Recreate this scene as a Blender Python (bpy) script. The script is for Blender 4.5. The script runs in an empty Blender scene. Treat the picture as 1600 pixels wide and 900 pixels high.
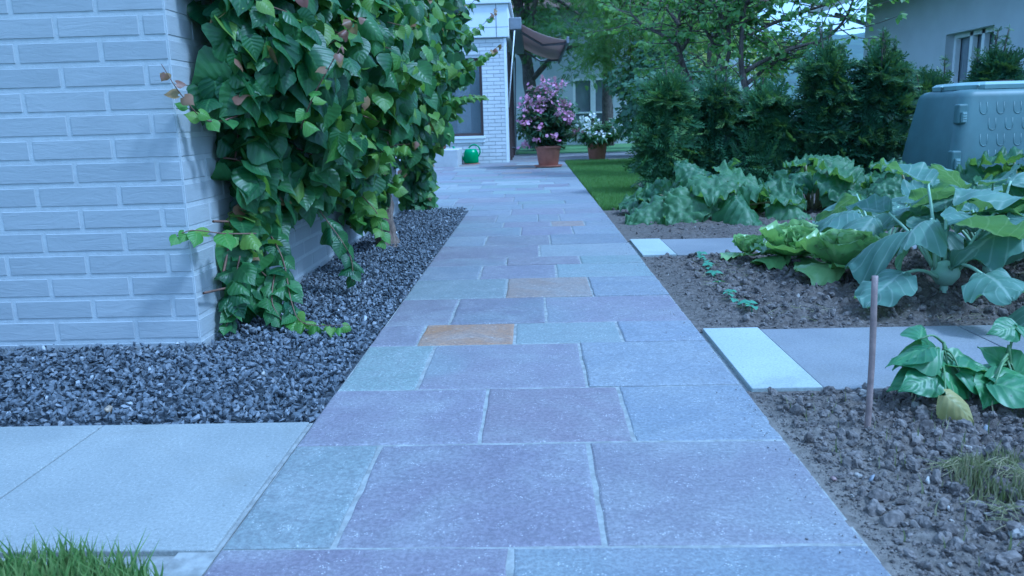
import bpy, math, random
import numpy as np
R = math.radians
S = bpy.context.scene
COL = S.collection
random.seed(4)

# ------------------------------------------------------------------ camera, sky, sun, exposure
FOC, CAMH = 1244.0, 0.72          # focal length in pixels of a 1600-wide frame, camera height in metres
YAW, PITCH, ROLL = math.atan(40 / 1268.0), math.atan(258 / 1244.0), 0.027
fw = np.array([-math.sin(YAW) * math.cos(PITCH), math.cos(YAW) * math.cos(PITCH), -math.sin(PITCH)])
r0 = np.cross(fw, [0, 0, 1.0]); r0 /= np.linalg.norm(r0); u0 = np.cross(r0, fw)
rt = r0 * math.cos(ROLL) - u0 * math.sin(ROLL)
up = u0 * math.cos(ROLL) + r0 * math.sin(ROLL)
from mathutils import Matrix, Vector
cd = bpy.data.cameras.new('camera'); cam = bpy.data.objects.new('camera', cd); COL.objects.link(cam)
cd.sensor_width = 36; cd.lens = FOC / 1600 * 36; cd.clip_start = .02; cd.clip_end = 6000
cam.matrix_world = Matrix(((rt[0], up[0], -fw[0], 0), (rt[1], up[1], -fw[1], 0), (rt[2], up[2], -fw[2], CAMH), (0, 0, 0, 1)))
cd.dof.use_dof = True; cd.dof.focus_distance = 2.9; cd.dof.aperture_fstop = 8.0
S.camera = cam

SUN_EL, SUN_AZ = R(54), R(-24)     # azimuth measured from +X towards +Y
sdir = Vector((math.cos(SUN_EL) * math.cos(SUN_AZ), math.cos(SUN_EL) * math.sin(SUN_AZ), math.sin(SUN_EL)))
W = bpy.data.worlds.new('World'); S.world = W; W.use_nodes = True
wt = W.node_tree; bg = wt.nodes['Background']
sky = wt.nodes.new('ShaderNodeTexSky'); sky.sky_type = 'NISHITA'; sky.sun_disc = False
sky.sun_elevation = SUN_EL; sky.sun_rotation = math.pi / 2 - SUN_AZ
sky.air_density = 1.0; sky.dust_density = 2.5; sky.ozone_density = 1.5
wm = wt.nodes.new('ShaderNodeMix'); wm.data_type = 'RGBA'; wtc = wt.nodes.new('ShaderNodeTexCoord'); wn = wt.nodes.new('ShaderNodeTexNoise')   # thin high veil of cloud
wn.inputs['Scale'].default_value = 3; wn.inputs['Detail'].default_value = 6; wt.links.new(wtc.outputs['Generated'], wn.inputs['Vector'])
wr = wt.nodes.new('ShaderNodeMapRange'); wt.links.new(wn.outputs[0], wr.inputs[0]); wr.inputs[1].default_value = .3; wr.inputs[2].default_value = .7; wr.inputs[3].default_value = .35; wr.inputs[4].default_value = .75
wt.links.new(wr.outputs[0], wm.inputs[0]); wt.links.new(sky.outputs[0], wm.inputs[6]); wm.inputs[7].default_value = (7.5, 8.2, 9, 1)
wt.links.new(wm.outputs[2], bg.inputs[0]); bg.inputs[1].default_value = 0.135
sl = bpy.data.lights.new('sun', 'SUN'); sl.energy = 2.1; sl.angle = R(8); sl.color = (1, .96, .9)
so = bpy.data.objects.new('sun', sl); COL.objects.link(so); so.rotation_euler = sdir.to_track_quat('Z', 'Y').to_euler()
so.location = (6, -3, 9)
V = S.view_settings
V.view_transform = 'Standard'; V.look = 'None'; V.gamma = 1; V.use_curve_mapping = False
V.exposure = 0.64
V.use_white_balance = True; V.white_balance_temperature = 4000; V.white_balance_tint = 2
S.render.engine = 'CYCLES'
S.cycles.use_denoising = True
S.cycles.max_bounces = 6; S.cycles.diffuse_bounces = 3; S.cycles.glossy_bounces = 2; S.cycles.transmission_bounces = 3; S.cycles.transparent_max_bounces = 4
S.cycles.caustics_reflective = False; S.cycles.caustics_refractive = False


def ray(px, py):
    return fw + (px - 800) / FOC * rt + (450 - py) / FOC * up


def G(px, py, z=0.0):              # the ground point seen at a pixel of the photograph
    d = ray(px, py); return np.array([0, 0, CAMH]) + (z - CAMH) / d[2] * d


def at(px, py, Y):                 # the point at world depth Y
    d = ray(px, py); return np.array([0, 0, CAMH]) + d * Y / d[1]


# ------------------------------------------------------------------ numeric helpers
def rng(seed): return np.random.default_rng(seed)


def vnoise(x, y, seed=0):
    n = 64; g = rng(seed).random((n, n))
    xi = np.floor(x).astype(int); yi = np.floor(y).astype(int); fx = x - xi; fy = y - yi
    fx = fx * fx * (3 - 2 * fx); fy = fy * fy * (3 - 2 * fy)
    a = g[xi % n, yi % n]; b = g[(xi + 1) % n, yi % n]; c = g[xi % n, (yi + 1) % n]; d = g[(xi + 1) % n, (yi + 1) % n]
    return (a * (1 - fx) + b * fx) * (1 - fy) + (c * (1 - fx) + d * fx) * fy


def fbm(x, y, f, o=4, seed=0):
    s = 0; a = 1; t = 0
    for k in range(o):
        s = s + a * vnoise(x * f + 17.3 * k, y * f + 5.1 * k, seed + k); t += a; a *= .5; f *= 2.05
    return s / t


def unit(v):
    v = np.asarray(v, float); return v / np.maximum(np.linalg.norm(v, axis=-1, keepdims=True), 1e-9)


def frames(d, n):                  # columns: x across, y along d, z near n
    d = unit(d); x = unit(np.cross(d, n)); z = np.cross(x, d)
    return np.stack([x, d, z], axis=-1)


class Geo:
    def __init__(s): s.v = []; s.f = []; s.c = []; s.n = 0

    def add(s, v, faces, c=None, m=0):
        v = np.asarray(v, float).reshape(-1, 3)
        if c is None: c = np.zeros((len(v), 3))
        c = np.broadcast_to(np.asarray(c, float), (len(v), 3))
        s.v.append(v); s.c.append(c)
        if isinstance(faces, np.ndarray): faces = [faces]
        for f in faces:
            f = np.asarray(f, int)
            if f.ndim == 1: f = f[None]
            s.f.append((f + s.n, m))
        s.n += len(v); return s

    def scat(s, T, pos, rot, sc, rnd=None, m=0):      # many copies of a template
        tv, tf, tc = T; pos = np.asarray(pos, float); k = len(pos)
        if k == 0: return s
        sc = np.asarray(sc, float)
        if sc.ndim == 1: sc = sc[:, None]
        if sc.shape[1] == 1: sc = np.repeat(sc, 3, 1)
        vv = np.einsum('kij,knj->kni', rot, tv[None] * sc[:, None, :]) + pos[:, None]
        c = np.repeat(tc[None], k, 0).copy()
        if rnd is not None: c[:, :, 0] = np.asarray(rnd)[:, None]
        off = (np.arange(k) * len(tv))[:, None, None]
        fs = [(f[None] + off).reshape(-1, f.shape[1]) for f in tf]
        return s.add(vv.reshape(-1, 3), fs, c.reshape(-1, 3), m)

    def build(s, name, mats, parent=None, smooth=False):
        me = bpy.data.meshes.new(name)
        v = np.concatenate(s.v); c = np.concatenate(s.c)
        nl = sum(f.size for f, _ in s.f); npol = sum(len(f) for f, _ in s.f)
        me.vertices.add(len(v)); me.vertices.foreach_set('co', v.ravel().astype(np.float32))
        me.loops.add(nl); me.polygons.add(npol)
        me.loops.foreach_set('vertex_index', np.concatenate([f.ravel() for f, _ in s.f]).astype(np.int32))
        tot = np.concatenate([np.full(len(f), f.shape[1]) for f, _ in s.f])
        st = np.concatenate([[0], np.cumsum(tot)[:-1]])
        me.polygons.foreach_set('loop_start', st.astype(np.int32))
        me.polygons.foreach_set('material_index', np.concatenate([np.full(len(f), m) for f, m in s.f]).astype(np.int32))
        at_ = me.color_attributes.new('tint', 'FLOAT_COLOR', 'POINT')
        at_.data.foreach_set('color', np.concatenate([c, np.ones((len(c), 1))], 1).ravel().astype(np.float32))
        me.update(calc_edges=True); me.validate()
        me.shade_smooth() if smooth else me.shade_flat()
        o = bpy.data.objects.new(name, me); COL.objects.link(o)
        for m in (mats if isinstance(mats, (list, tuple)) else [mats]): me.materials.append(m)
        if parent is not None: o.parent = parent
        return o


def tag(o, label, cat, group=None, kind=None):
    o['label'] = label; o['category'] = cat
    if group: o['group'] = group
    if kind: o['kind'] = kind
    return o


def struct(o): o['kind'] = 'structure'; return o


def thing(name, label, cat, loc=(0, 0, 0), rz=0, group=None):
    o = bpy.data.objects.new(name, None); COL.objects.link(o); o.location = tuple(loc); o.rotation_euler = (0, 0, rz)
    o.empty_display_size = .1
    return tag(o, label, cat, group)


def dup(root, loc, rz=0, sc=1, label=None):
    r = root.copy(); COL.objects.link(r); r.location = tuple(loc); r.rotation_euler = (0, 0, rz); r.scale = (sc,) * 3
    if label: r['label'] = label
    for ch in list(root.children):
        c = ch.copy(); COL.objects.link(c); c.parent = r
        for g in ch.children:
            d = g.copy(); COL.objects.link(d); d.parent = c
    return r


BOXF = np.array([[0, 3, 2, 1], [4, 5, 6, 7], [0, 1, 5, 4], [1, 2, 6, 5], [2, 3, 7, 6], [3, 0, 4, 7]])


def box(g, x0, x1, y0, y1, z0, z1, c=None, m=0):
    return g.add([[x0, y0, z0], [x1, y0, z0], [x1, y1, z0], [x0, y1, z0], [x0, y0, z1], [x1, y0, z1], [x1, y1, z1], [x0, y1, z1]], BOXF, c, m)


def bevel(o, w=.004, seg=2):
    b = o.modifiers.new('bevel', 'BEVEL'); b.width = w; b.segments = seg; b.limit_method = 'ANGLE'; b.angle_limit = R(40); return o


def tube(g, pts, rad, n=7, c=None, m=0, cap=True, jit=0, seed=0):
    pts = np.asarray(pts, float); k = len(pts); rad = np.broadcast_to(np.asarray(rad, float), (k,))
    t = unit(np.gradient(pts, axis=0)); ref = np.array([0.31, 0.17, .93]) if abs(t[:, 2]).mean() < .8 else np.array([.9, .3, .1])
    a = unit(np.cross(t, ref)); b = np.cross(t, a)
    th = np.linspace(0, 2 * math.pi, n, endpoint=False)
    rr = rad[:, None] * np.ones((1, n))
    if jit: rr = rr * (1 + jit * (rng(seed).random((k, n)) - .5) * 2)
    v = pts[:, None] + rr[..., None] * (np.cos(th)[None, :, None] * a[:, None] + np.sin(th)[None, :, None] * b[:, None])
    i = np.arange(k - 1)[:, None] * n; j = np.arange(n)[None]; jn = (j + 1) % n
    f = np.stack([i + j, i + jn, i + n + jn, i + n + j], -1).reshape(-1, 4)
    fs = [f]
    if cap: fs += [np.arange(n)[::-1][None], (np.arange(n) + (k - 1) * n)[None]]
    return g.add(v.reshape(-1, 3), fs, c, m)


def lathe(g, prof, n=28, cx=0, cy=0, c=None, m=0):
    prof = np.asarray(prof, float); k = len(prof); th = np.linspace(0, 2 * math.pi, n, endpoint=False)
    v = np.stack([cx + prof[:, :1] * np.cos(th), cy + prof[:, :1] * np.sin(th), prof[:, 1:] + 0 * th], -1)
    i = np.arange(k - 1)[:, None] * n; j = np.arange(n)[None]; jn = (j + 1) % n
    return g.add(v.reshape(-1, 3), np.stack([i + j, i + jn, i + n + jn, i + n + j], -1).reshape(-1, 4), c, m)


def spline(p, n):
    p = np.asarray(p, float); t = np.linspace(0, len(p) - 1, n); i = np.clip(t.astype(int), 0, len(p) - 2); f = (t - i)[:, None]
    q = np.concatenate([2 * p[:1] - p[1:2], p, 2 * p[-1:] - p[-2:-1]])
    a, b, c, d = q[i], q[i + 1], q[i + 2], q[i + 3]
    return .5 * (2 * b + (c - a) * f + (2 * a - 5 * b + 4 * c - d) * f ** 2 + (3 * b - a - 3 * c + d) * f ** 3)


# a leaf blade as a grid; colour = (random, distance from midrib, distance along)
def blade(prof, nl=6, na=2, fold=.25, curl=.3, notch=0., ruffle=0., rf=3., seed=0, arch=0., crinkle=0., twist=0.):
    t = np.linspace(0, 1, nl + 1); s = np.linspace(-1, 1, 2 * na + 1)
    T, Sx = np.meshgrid(t, s, indexing='ij'); w = np.interp(T, np.linspace(0, 1, len(prof)), prof)
    x = Sx * w; y = T - notch * np.abs(Sx) ** 1.5 * (1 - T) ** 2
    r = rng(seed); ph = r.random(4) * 6.28
    z = fold * np.abs(x) - curl * T ** 2 - arch * x * x * 4
    z = z + ruffle * np.abs(Sx) ** 2 * (np.sin(T * rf * 6.28 + ph[0] + (Sx > 0) * 2.1) * .7 + np.sin(T * rf * 11 + ph[1] + (Sx > 0)) * .4)
    if crinkle:
        z = z + crinkle * (.7 * vnoise(T * 9 + ph[2], Sx * 5 + 9, seed) + .7 * vnoise(T * 19, Sx * 11 + 20, seed + 3) - .7)
    if twist: x, z = x * np.cos(twist * T) - z * np.sin(twist * T), z * np.cos(twist * T) + x * np.sin(twist * T)
    v = np.stack([x, y, z], -1).reshape(-1, 3); k = 2 * na + 1
    i = np.arange(nl)[:, None] * k; j = np.arange(2 * na)[None]
    f = np.stack([i + j, i + j + 1, i + k + j + 1, i + k + j], -1).reshape(-1, 4)
    c = np.stack([0 * T, np.abs(Sx), T], -1).reshape(-1, 3)
    return v, [f], c


HEART = [.22, .46, .53, .53, .49, .41, .30, .18, .07, .004]
OVAL = [.02, .22, .36, .42, .42, .37, .29, .19, .08, .004]
LANCE = [.02, .07, .10, .11, .11, .10, .085, .06, .03, .002]
ROUND = [.12, .42, .55, .6, .6, .57, .5, .38, .2, .01]


# ------------------------------------------------------------------ materials
def newmat(name):
    m = bpy.data.materials.new(name); m.use_nodes = True; nt = m.node_tree; nt.nodes.clear()
    out = nt.nodes.new('ShaderNodeOutputMaterial'); p = nt.nodes.new('ShaderNodeBsdfPrincipled')
    nt.links.new(p.outputs[0], out.inputs[0]); return m, nt, p, out


def nd(nt, typ, **kw):
    n = nt.nodes.new(typ)
    for k, v in kw.items():
        if k.startswith('i_'):
            key = k[2:]; key = int(key) if key.isdigit() else key.replace('_', ' ')
            n.inputs[key].default_value = v
        else: setattr(n, k, v)
    return n


def mixc(nt, fac, a, b, mode='MIX'):
    n = nt.nodes.new('ShaderNodeMix'); n.data_type = 'RGBA'; n.blend_type = mode
    for sock, val in ((n.inputs[0], fac), (n.inputs[6], a), (n.inputs[7], b)):
        if isinstance(val, (int, float)): sock.default_value = val
        elif isinstance(val, tuple): sock.default_value = (*val, 1) if len(val) == 3 else val
        else: nt.links.new(val, sock)
    return n.outputs[2]


def math_(nt, op, a, b=None, c=None):
    n = nt.nodes.new('ShaderNodeMath'); n.operation = op
    for i, val in enumerate((a, b, c)):
        if val is None: continue
        if isinstance(val, (int, float)): n.inputs[i].default_value = val
        else: nt.links.new(val, n.inputs[i])
    return n.outputs[0]


def ramp(nt, fac, lo, hi, a=0., b=1.):
    n = nt.nodes.new('ShaderNodeMapRange'); n.clamp = True; n.interpolation_type = 'SMOOTHSTEP'
    nt.links.new(fac, n.inputs[0])
    for i, v in enumerate((lo, hi, a, b)): n.inputs[i + 1].default_value = v
    return n.outputs[0]


def noise(nt, scale, detail=4, rough=.55, vec=None, dist=0.):
    n = nd(nt, 'ShaderNodeTexNoise'); n.inputs['Scale'].default_value = scale; n.inputs['Detail'].default_value = detail
    n.inputs['Roughness'].default_value = rough; n.inputs['Distortion'].default_value = dist
    if vec is not None: nt.links.new(vec, n.inputs['Vector'])
    return n.outputs['Fac']


def objco(nt, scale=(1, 1, 1)):
    t = nt.nodes.new('ShaderNodeTexCoord'); mp = nt.nodes.new('ShaderNodeMapping'); mp.inputs['Scale'].default_value = scale
    nt.links.new(t.outputs['Object'], mp.inputs[0]); return mp.outputs[0]


def tint(nt):
    a = nt.nodes.new('ShaderNodeAttribute'); a.attribute_name = 'tint'
    s = nt.nodes.new('ShaderNodeSeparateColor'); nt.links.new(a.outputs['Color'], s.inputs[0])
    return a.outputs['Color'], s.outputs


def bump(nt, p, h, strength=.3, dist=.01):
    b = nt.nodes.new('ShaderNodeBump'); b.inputs['Strength'].default_value = strength; b.inputs['Distance'].default_value = dist
    nt.links.new(h, b.inputs['Height']); nt.links.new(b.outputs[0], p.inputs['Normal'])


def plain(name, col, rough=.6, var=.15, scale=12, bmp=0.1, metal=0., spec=.5, bscale=None):
    m, nt, p, _ = newmat(name); v = objco(nt)
    n = noise(nt, scale, 5, .6, v)
    c = mixc(nt, ramp(nt, n, .3, .7), tuple(x * (1 - var) for x in col), tuple(min(1, x * (1 + var)) for x in col))
    nt.links.new(c, p.inputs['Base Color']); p.inputs['Roughness'].default_value = rough; p.inputs['Metallic'].default_value = metal
    p.inputs['Specular IOR Level'].default_value = spec
    if bmp: bump(nt, p, noise(nt, bscale or scale * 6, 4, .6, v), bmp, .004)
    return m


def leafmat(name, ca, cb, cv=None, trans=.3, rough=.45, veins=7., vs=.45, spec=.4, tip=None, nscale=25., tcol=(.30, .48, .04)):
    m, nt, p, out = newmat(name); _, s = tint(nt)
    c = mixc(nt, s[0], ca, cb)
    n = noise(nt, nscale, 3, .6, objco(nt))
    c = mixc(nt, ramp(nt, n, .3, .75, 0, .45), c, tuple(x * .6 for x in ca))
    if cv:
        mid = ramp(nt, s[1], .02, .10, 1, 0)
        w = math_(nt, 'SINE', math_(nt, 'MULTIPLY', math_(nt, 'SUBTRACT', math_(nt, 'MULTIPLY', s[2], veins), math_(nt, 'MULTIPLY', s[1], 2.0)), 6.2832))
        side = ramp(nt, w, .86, 1., 0, .6)
        vf = math_(nt, 'MULTIPLY', math_(nt, 'MAXIMUM', mid, side), vs)
        c = mixc(nt, vf, c, cv)
        bump(nt, p, math_(nt, 'ADD', math_(nt, 'MULTIPLY', w, .5), n), .25, .004)
    if tip: c = mixc(nt, ramp(nt, s[0], .84, .92, 0, 1), c, tip)
    nt.links.new(c, p.inputs['Base Color']); p.inputs['Roughness'].default_value = rough; p.inputs['Specular IOR Level'].default_value = spec
    tr = nt.nodes.new('ShaderNodeBsdfTranslucent')
    nt.links.new(mixc(nt, .65, c, tcol), tr.inputs[0])
    mx = nt.nodes.new('ShaderNodeMixShader'); mx.inputs[0].default_value = trans
    nt.links.new(p.outputs[0], mx.inputs[1]); nt.links.new(tr.outputs[0], mx.inputs[2]); nt.links.new(mx.outputs[0], out.inputs[0])
    return m


def stonemat():
    m, nt, p, _ = newmat('flagstone'); col, _s = tint(nt); v0 = objco(nt)
    va = nd(nt, 'ShaderNodeVectorMath', operation='MULTIPLY_ADD'); nt.links.new(col, va.inputs[0]); va.inputs[1].default_value = (97, 83, 71); nt.links.new(v0, va.inputs[2]); v = va.outputs[0]
    n1 = noise(nt, 5, 6, .62, v, .6); n2 = noise(nt, 120, 4, .75, v); n3 = noise(nt, 1.7, 3, .5, v)
    vm = nd(nt, 'ShaderNodeVectorMath', operation='MULTIPLY'); nt.links.new(v, vm.inputs[0]); vm.inputs[1].default_value = (2.2, 9, 3); n4 = noise(nt, 2.2, 6, .7, vm.outputs[0], 2.2)
    c = mixc(nt, ramp(nt, n1, .36, .74, 0, .5), col, (.28, .29, .28)); n6 = noise(nt, 14, 5, .65, v, .8); c = mixc(nt, ramp(nt, n6, .45, .75, 0, .5), c, mixc(nt, .4, col, (.10, .10, .11)))
    c = mixc(nt, ramp(nt, n3, .52, .72, 0, .4), c, (.19, .24, .23))
    c = mixc(nt, ramp(nt, n4, .60, .72, 0, .34), c, (.38, .39, .37))
    c = mixc(nt, ramp(nt, n2, .36, .64, 0, 1), mixc(nt, .45, c, (.075, .07, .08)), mixc(nt, .04, c, (.5, .5, .5)))
    vo = nd(nt, 'ShaderNodeTexVoronoi'); vo.inputs['Scale'].default_value = 185; nt.links.new(v, vo.inputs['Vector'])
    hi = math_(nt, 'MULTIPLY', ramp(nt, vo.outputs['Distance'], .16, .36, 1, 0), ramp(nt, noise(nt, 30, 4, .7, v), .50, .68, 0, .62))
    c = mixc(nt, hi, c, (.66, .66, .64))
    vo2 = nd(nt, 'ShaderNodeTexVoronoi'); vo2.inputs['Scale'].default_value = 90; nt.links.new(v, vo2.inputs['Vector'])
    c = mixc(nt, math_(nt, 'MULTIPLY', ramp(nt, vo2.outputs['Distance'], .1, .2, 1, 0), ramp(nt, noise(nt, 21, 2, .5, v), .5, .65, 0, .5)), c, (.09, .09, .1))
    nt.links.new(c, p.inputs['Base Color']); nt.links.new(ramp(nt, n1, .2, .8, .5, .75), p.inputs['Roughness'])
    h = math_(nt, 'ADD', math_(nt, 'MULTIPLY', n2, .35), math_(nt, 'ADD', n1, math_(nt, 'MULTIPLY', n4, .4)))
    bump(nt, p, h, .5, .012); return m


def slabmat(name, ca, cb, speck=.5):
    m, nt, p, _ = newmat(name); v = objco(nt)
    n1 = noise(nt, 3, 4, .5, v); n2 = noise(nt, 150, 3, .7, v); n3 = noise(nt, 18, 5, .65, v, .5)
    c = mixc(nt, ramp(nt, n1, .3, .7), ca, cb)
    c = mixc(nt, ramp(nt, n2, .3, .75, 0, .35), tuple(x * .72 for x in ca), c) if False else mixc(nt, ramp(nt, n2, .35, .62, .4, 0), c, tuple(x * .5 for x in ca))
    c = mixc(nt, ramp(nt, n3, .58, .78, 0, .35), c, tuple(x * .55 for x in ca)); n5 = noise(nt, 1.6, 6, .7, v, 1.2); c = mixc(nt, ramp(nt, n5, .52, .70, 0, .30), c, (.15, .15, .125)); n7 = noise(nt, 55, 3, .6, v); c = mixc(nt, ramp(nt, n7, .66, .72, 0, .45), c, (.10, .095, .085))
    vo = nd(nt, 'ShaderNodeTexVoronoi'); vo.inputs['Scale'].default_value = 260; nt.links.new(v, vo.inputs['Vector'])
    c = mixc(nt, math_(nt, 'MULTIPLY', ramp(nt, vo.outputs['Distance'], .1, .26, 1, 0), ramp(nt, noise(nt, 60, 2, .5, v), .5, .6, 0, speck)), c, (.75, .75, .73))
    nt.links.new(c, p.inputs['Base Color']); p.inputs['Roughness'].default_value = .75
    bump(nt, p, n2, .25, .003); return m


def soilmat():
    m, nt, p, _ = newmat('soil'); v = objco(nt)
    n1 = noise(nt, 2.2, 5, .6, v); n2 = noise(nt, 45, 6, .7, v); n3 = noise(nt, 7, 4, .6, v)
    _, s = tint(nt)
    c = mixc(nt, ramp(nt, n2, .3, .7), (.054, .046, .040), (.145, .128, .112))
    c = mixc(nt, ramp(nt, n1, .5, .72, 0, .5), c, (.14, .115, .09))
    c = mixc(nt, ramp(nt, n3, .62, .78, 0, .5), c, (.045, .04, .035))
    c = mixc(nt, math_(nt, 'MULTIPLY', s[1], .8), c, mixc(nt, ramp(nt, n2, .3, .7), (.13, .118, .10), (.22, .20, .172)))
    nt.links.new(c, p.inputs['Base Color']); p.inputs['Roughness'].default_value = .95; p.inputs['Specular IOR Level'].default_value = .15
    bump(nt, p, n2, .6, .02); return m


def rockmat(name, ca, cb, hi=None, rough=.6):
    m, nt, p, _ = newmat(name); _, s = tint(nt); v = objco(nt)
    c = mixc(nt, s[0], ca, cb)
    if hi: c = mixc(nt, ramp(nt, s[0], .980, .986), c, hi)
    n = noise(nt, 90, 4, .6, v); c = mixc(nt, ramp(nt, n, .4, .7, 0, .5), c, tuple(min(1, x * 1.7) for x in cb))
    nt.links.new(c, p.inputs['Base Color']); p.inputs['Roughness'].default_value = rough
    bump(nt, p, n, .3, .004); return m


def brickmat(name, ca, cb, sc=1.):
    m, nt, p, _ = newmat(name); v = objco(nt); _, s = tint(nt)
    n1 = noise(nt, 4, 5, .6, v); nw = noise(nt, 9, 6, .62, objco(nt, (1, 1, 4.5)), 1.2); n3 = noise(nt, 70, 4, .6, v)
    c = mixc(nt, s[0], ca, cb); c = mixc(nt, ramp(nt, n1, .45, .75, 0, .35), c, tuple(x * .82 for x in ca))
    c = mixc(nt, ramp(nt, n3, .62, .75, 0, .25), c, tuple(x * .6 for x in ca))
    nt.links.new(c, p.inputs['Base Color']); p.inputs['Roughness'].default_value = .75
    bump(nt, p, math_(nt, 'ADD', nw, math_(nt, 'MULTIPLY', n3, .15)), .24 * sc, .008); return m


def barkmat(name, ca, cb):
    m, nt, p, _ = newmat(name); v = objco(nt, (1, 1, .25)); n = noise(nt, 45, 6, .7, v, .8); n2 = noise(nt, 6, 3, .5, objco(nt))
    c = mixc(nt, ramp(nt, n, .35, .65), ca, cb); c = mixc(nt, ramp(nt, n2, .5, .7, 0, .4), c, tuple(x * .6 for x in ca))
    nt.links.new(c, p.inputs['Base Color']); p.inputs['Roughness'].default_value = .85; bump(nt, p, n, .9, .02); return m


def glassmat(name, col=(.02, .025, .03)):
    m, nt, p, _ = newmat(name); n = noise(nt, 3, 2, .5, objco(nt))
    nt.links.new(mixc(nt, n, col, tuple(x * 2 for x in col)), p.inputs['Base Color'])
    p.inputs['Roughness'].default_value = .16; p.inputs['Specular IOR Level'].default_value = .9; p.inputs['Metallic'].default_value = .35; return m


M_STONE = stonemat()
M_MORTAR = plain('mortar', (.235, .24, .225), .9, .25, 30, .5, bscale=150)
M_SLAB = slabmat('concrete_slab', (.225, .238, .228), (.285, .295, .276))
M_SLAB2 = slabmat('grey_slab', (.165, .170, .178), (.215, .22, .222), .35)
M_TILE = slabmat('pale_tile', (.335, .37, .35), (.385, .42, .40), .2)
M_SOIL = soilmat()
M_CLOD = rockmat('clod', (.055, .048, .043), (.142, .126, .112), (.25, .235, .21), .95)
M_GRAVEL = rockmat('gravel', (.046, .052, .061), (.112, .123, .14), (.34, .35, .36), .5)
M_BRICK = brickmat('white_brick', (.295, .315, .322), (.335, .352, .355))
M_JOINT = plain('white_joint', (.385, .405, .405), .8, .06, 40, .3)
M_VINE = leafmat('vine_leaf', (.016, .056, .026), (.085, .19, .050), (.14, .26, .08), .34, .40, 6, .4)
M_VINEN = leafmat('young_sunlit_vine_leaf', (.10, .23, .035), (.20, .30, .05), (.25, .36, .10), .42, .42, 6, .35)  # young growth, also pale leaves standing in for sunlit ones
M_VINER = leafmat('bronze_vine_leaf', (.20, .09, .075), (.30, .22, .09), None, .35, .45)
M_BARK = barkmat('vine_bark', (.10, .075, .055), (.26, .20, .15))
M_TBARK = barkmat('tree_bark', (.045, .038, .033), (.14, .12, .10))
M_STEM = plain('green_stem', (.10, .17, .06), .5, .2, 20)
M_TWIG = plain('twig', (.13, .075, .05), .7, .2, 30)
M_GRASS = leafmat('grass_blade', (.13, .24, .06), (.30, .38, .13), None, .3, .5)
M_LAWN = leafmat('lawn_blade', (.13, .24, .06), (.22, .34, .10), None, .3, .5)
M_STRAW = leafmat('dry_grass', (.15, .17, .07), (.42, .37, .24), None, .2, .7)
M_TERRA = plain('terracotta', (.30, .13, .085), .7, .15, 9, .15)
M_WHITE = plain('white_render', (.66, .68, .68), .8, .05, 3, .1)
M_FRAME = plain('dark_frame', (.055, .035, .03), .5, .1, 20)
M_WFRAME = plain('white_frame', (.72, .73, .72), .5, .05, 10)
M_GREYMET = plain('grey_metal', (.20, .21, .23), .45, .08, 10, .05, .4)
M_GLASS = glassmat('glass', (.16, .18, .20))

# ------------------------------------------------------------------ setting: ground, soil beds, paving
BED_E = .585                      # where the soil meets the stone path


def soil_h(x, y):
    inb = np.clip((x - BED_E) / .30, 0, 1)
    h = -.004 + .030 * inb * fbm(x, y, 2.2, 2, 3) + inb * .050 * (fbm(x, y, 9, 4, 8) - .5) + .045 * (.12 + inb) * (np.abs(fbm(x, y, 26, 4, 5) - .5) * 2 - .22)
    for e in (2.05, 2.69, 4.25, 4.84):
        w = np.exp(-((y - e) / .05) ** 2) * (x > .5); h = h * (1 - w) + w * -.006
    return h


g = Geo()                          # ground sheet to the horizon
N = 90; e = np.concatenate([-np.geomspace(3000, 1, 40), np.linspace(-.9, .9, 7), np.geomspace(1, 3000, 40)])
X, Y = np.meshgrid(e, e + 5, indexing='ij')
Z = np.where(Y > 40, -.06 - (Y - 40) * .002, -.06) + 0 * X
k = len(e); i = np.arange(k - 1)[:, None] * k; j = np.arange(k - 1)[None]
g.add(np.stack([X, Y, Z], -1).reshape(-1, 3), np.stack([i + j, i + k + j, i + k + j + 1, i + j + 1], -1).reshape(-1, 4))
M_EARTH = plain('meadow_ground', (.06, .10, .03), .95, .3, 2, .4)
struct(g.build('ground', M_EARTH))


def sheet(name, x0, x1, y0, y1, st, hf, mat, cf=None):
    xs = np.arange(x0, x1 + st * .5, st); ys = np.arange(y0, y1 + st * .5, st); X, Y = np.meshgrid(xs, ys, indexing='ij')
    Z = hf(X, Y); a, b = X.shape; i = np.arange(a - 1)[:, None] * b; j = np.arange(b - 1)[None]
    c = np.zeros((a * b, 3))
    if cf is not None: c[:, 1] = cf(X, Y).ravel()
    g = Geo(); g.add(np.stack([X, Y, Z], -1).reshape(-1, 3), np.stack([i + j, i + b + j, i + b + j + 1, i + j + 1], -1).reshape(-1, 4), c)
    return g.build(name, mat, smooth=True)


def dusty(x, y):                   # pale trodden soil along the path
    return np.clip(1 - (x - .56) / (.16 + .25 * fbm(x, y, 3, 2, 31)), 0, 1) * np.clip((2.1 - y) * 4, .35, 1)


struct(sheet('soil', .55, 2.2, .6, 2.06, .007, soil_h, M_SOIL, dusty))
struct(sheet('soil', .55, 5.0, 2.68, 4.27, .012, soil_h, M_SOIL, dusty))
struct(sheet('soil', .55, 7.0, 4.82, 9.2, .04, lambda x, y: soil_h(x, y) - np.where((y > 6.55) & (x < 1.1), .03, 0), M_SOIL, dusty))


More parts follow.
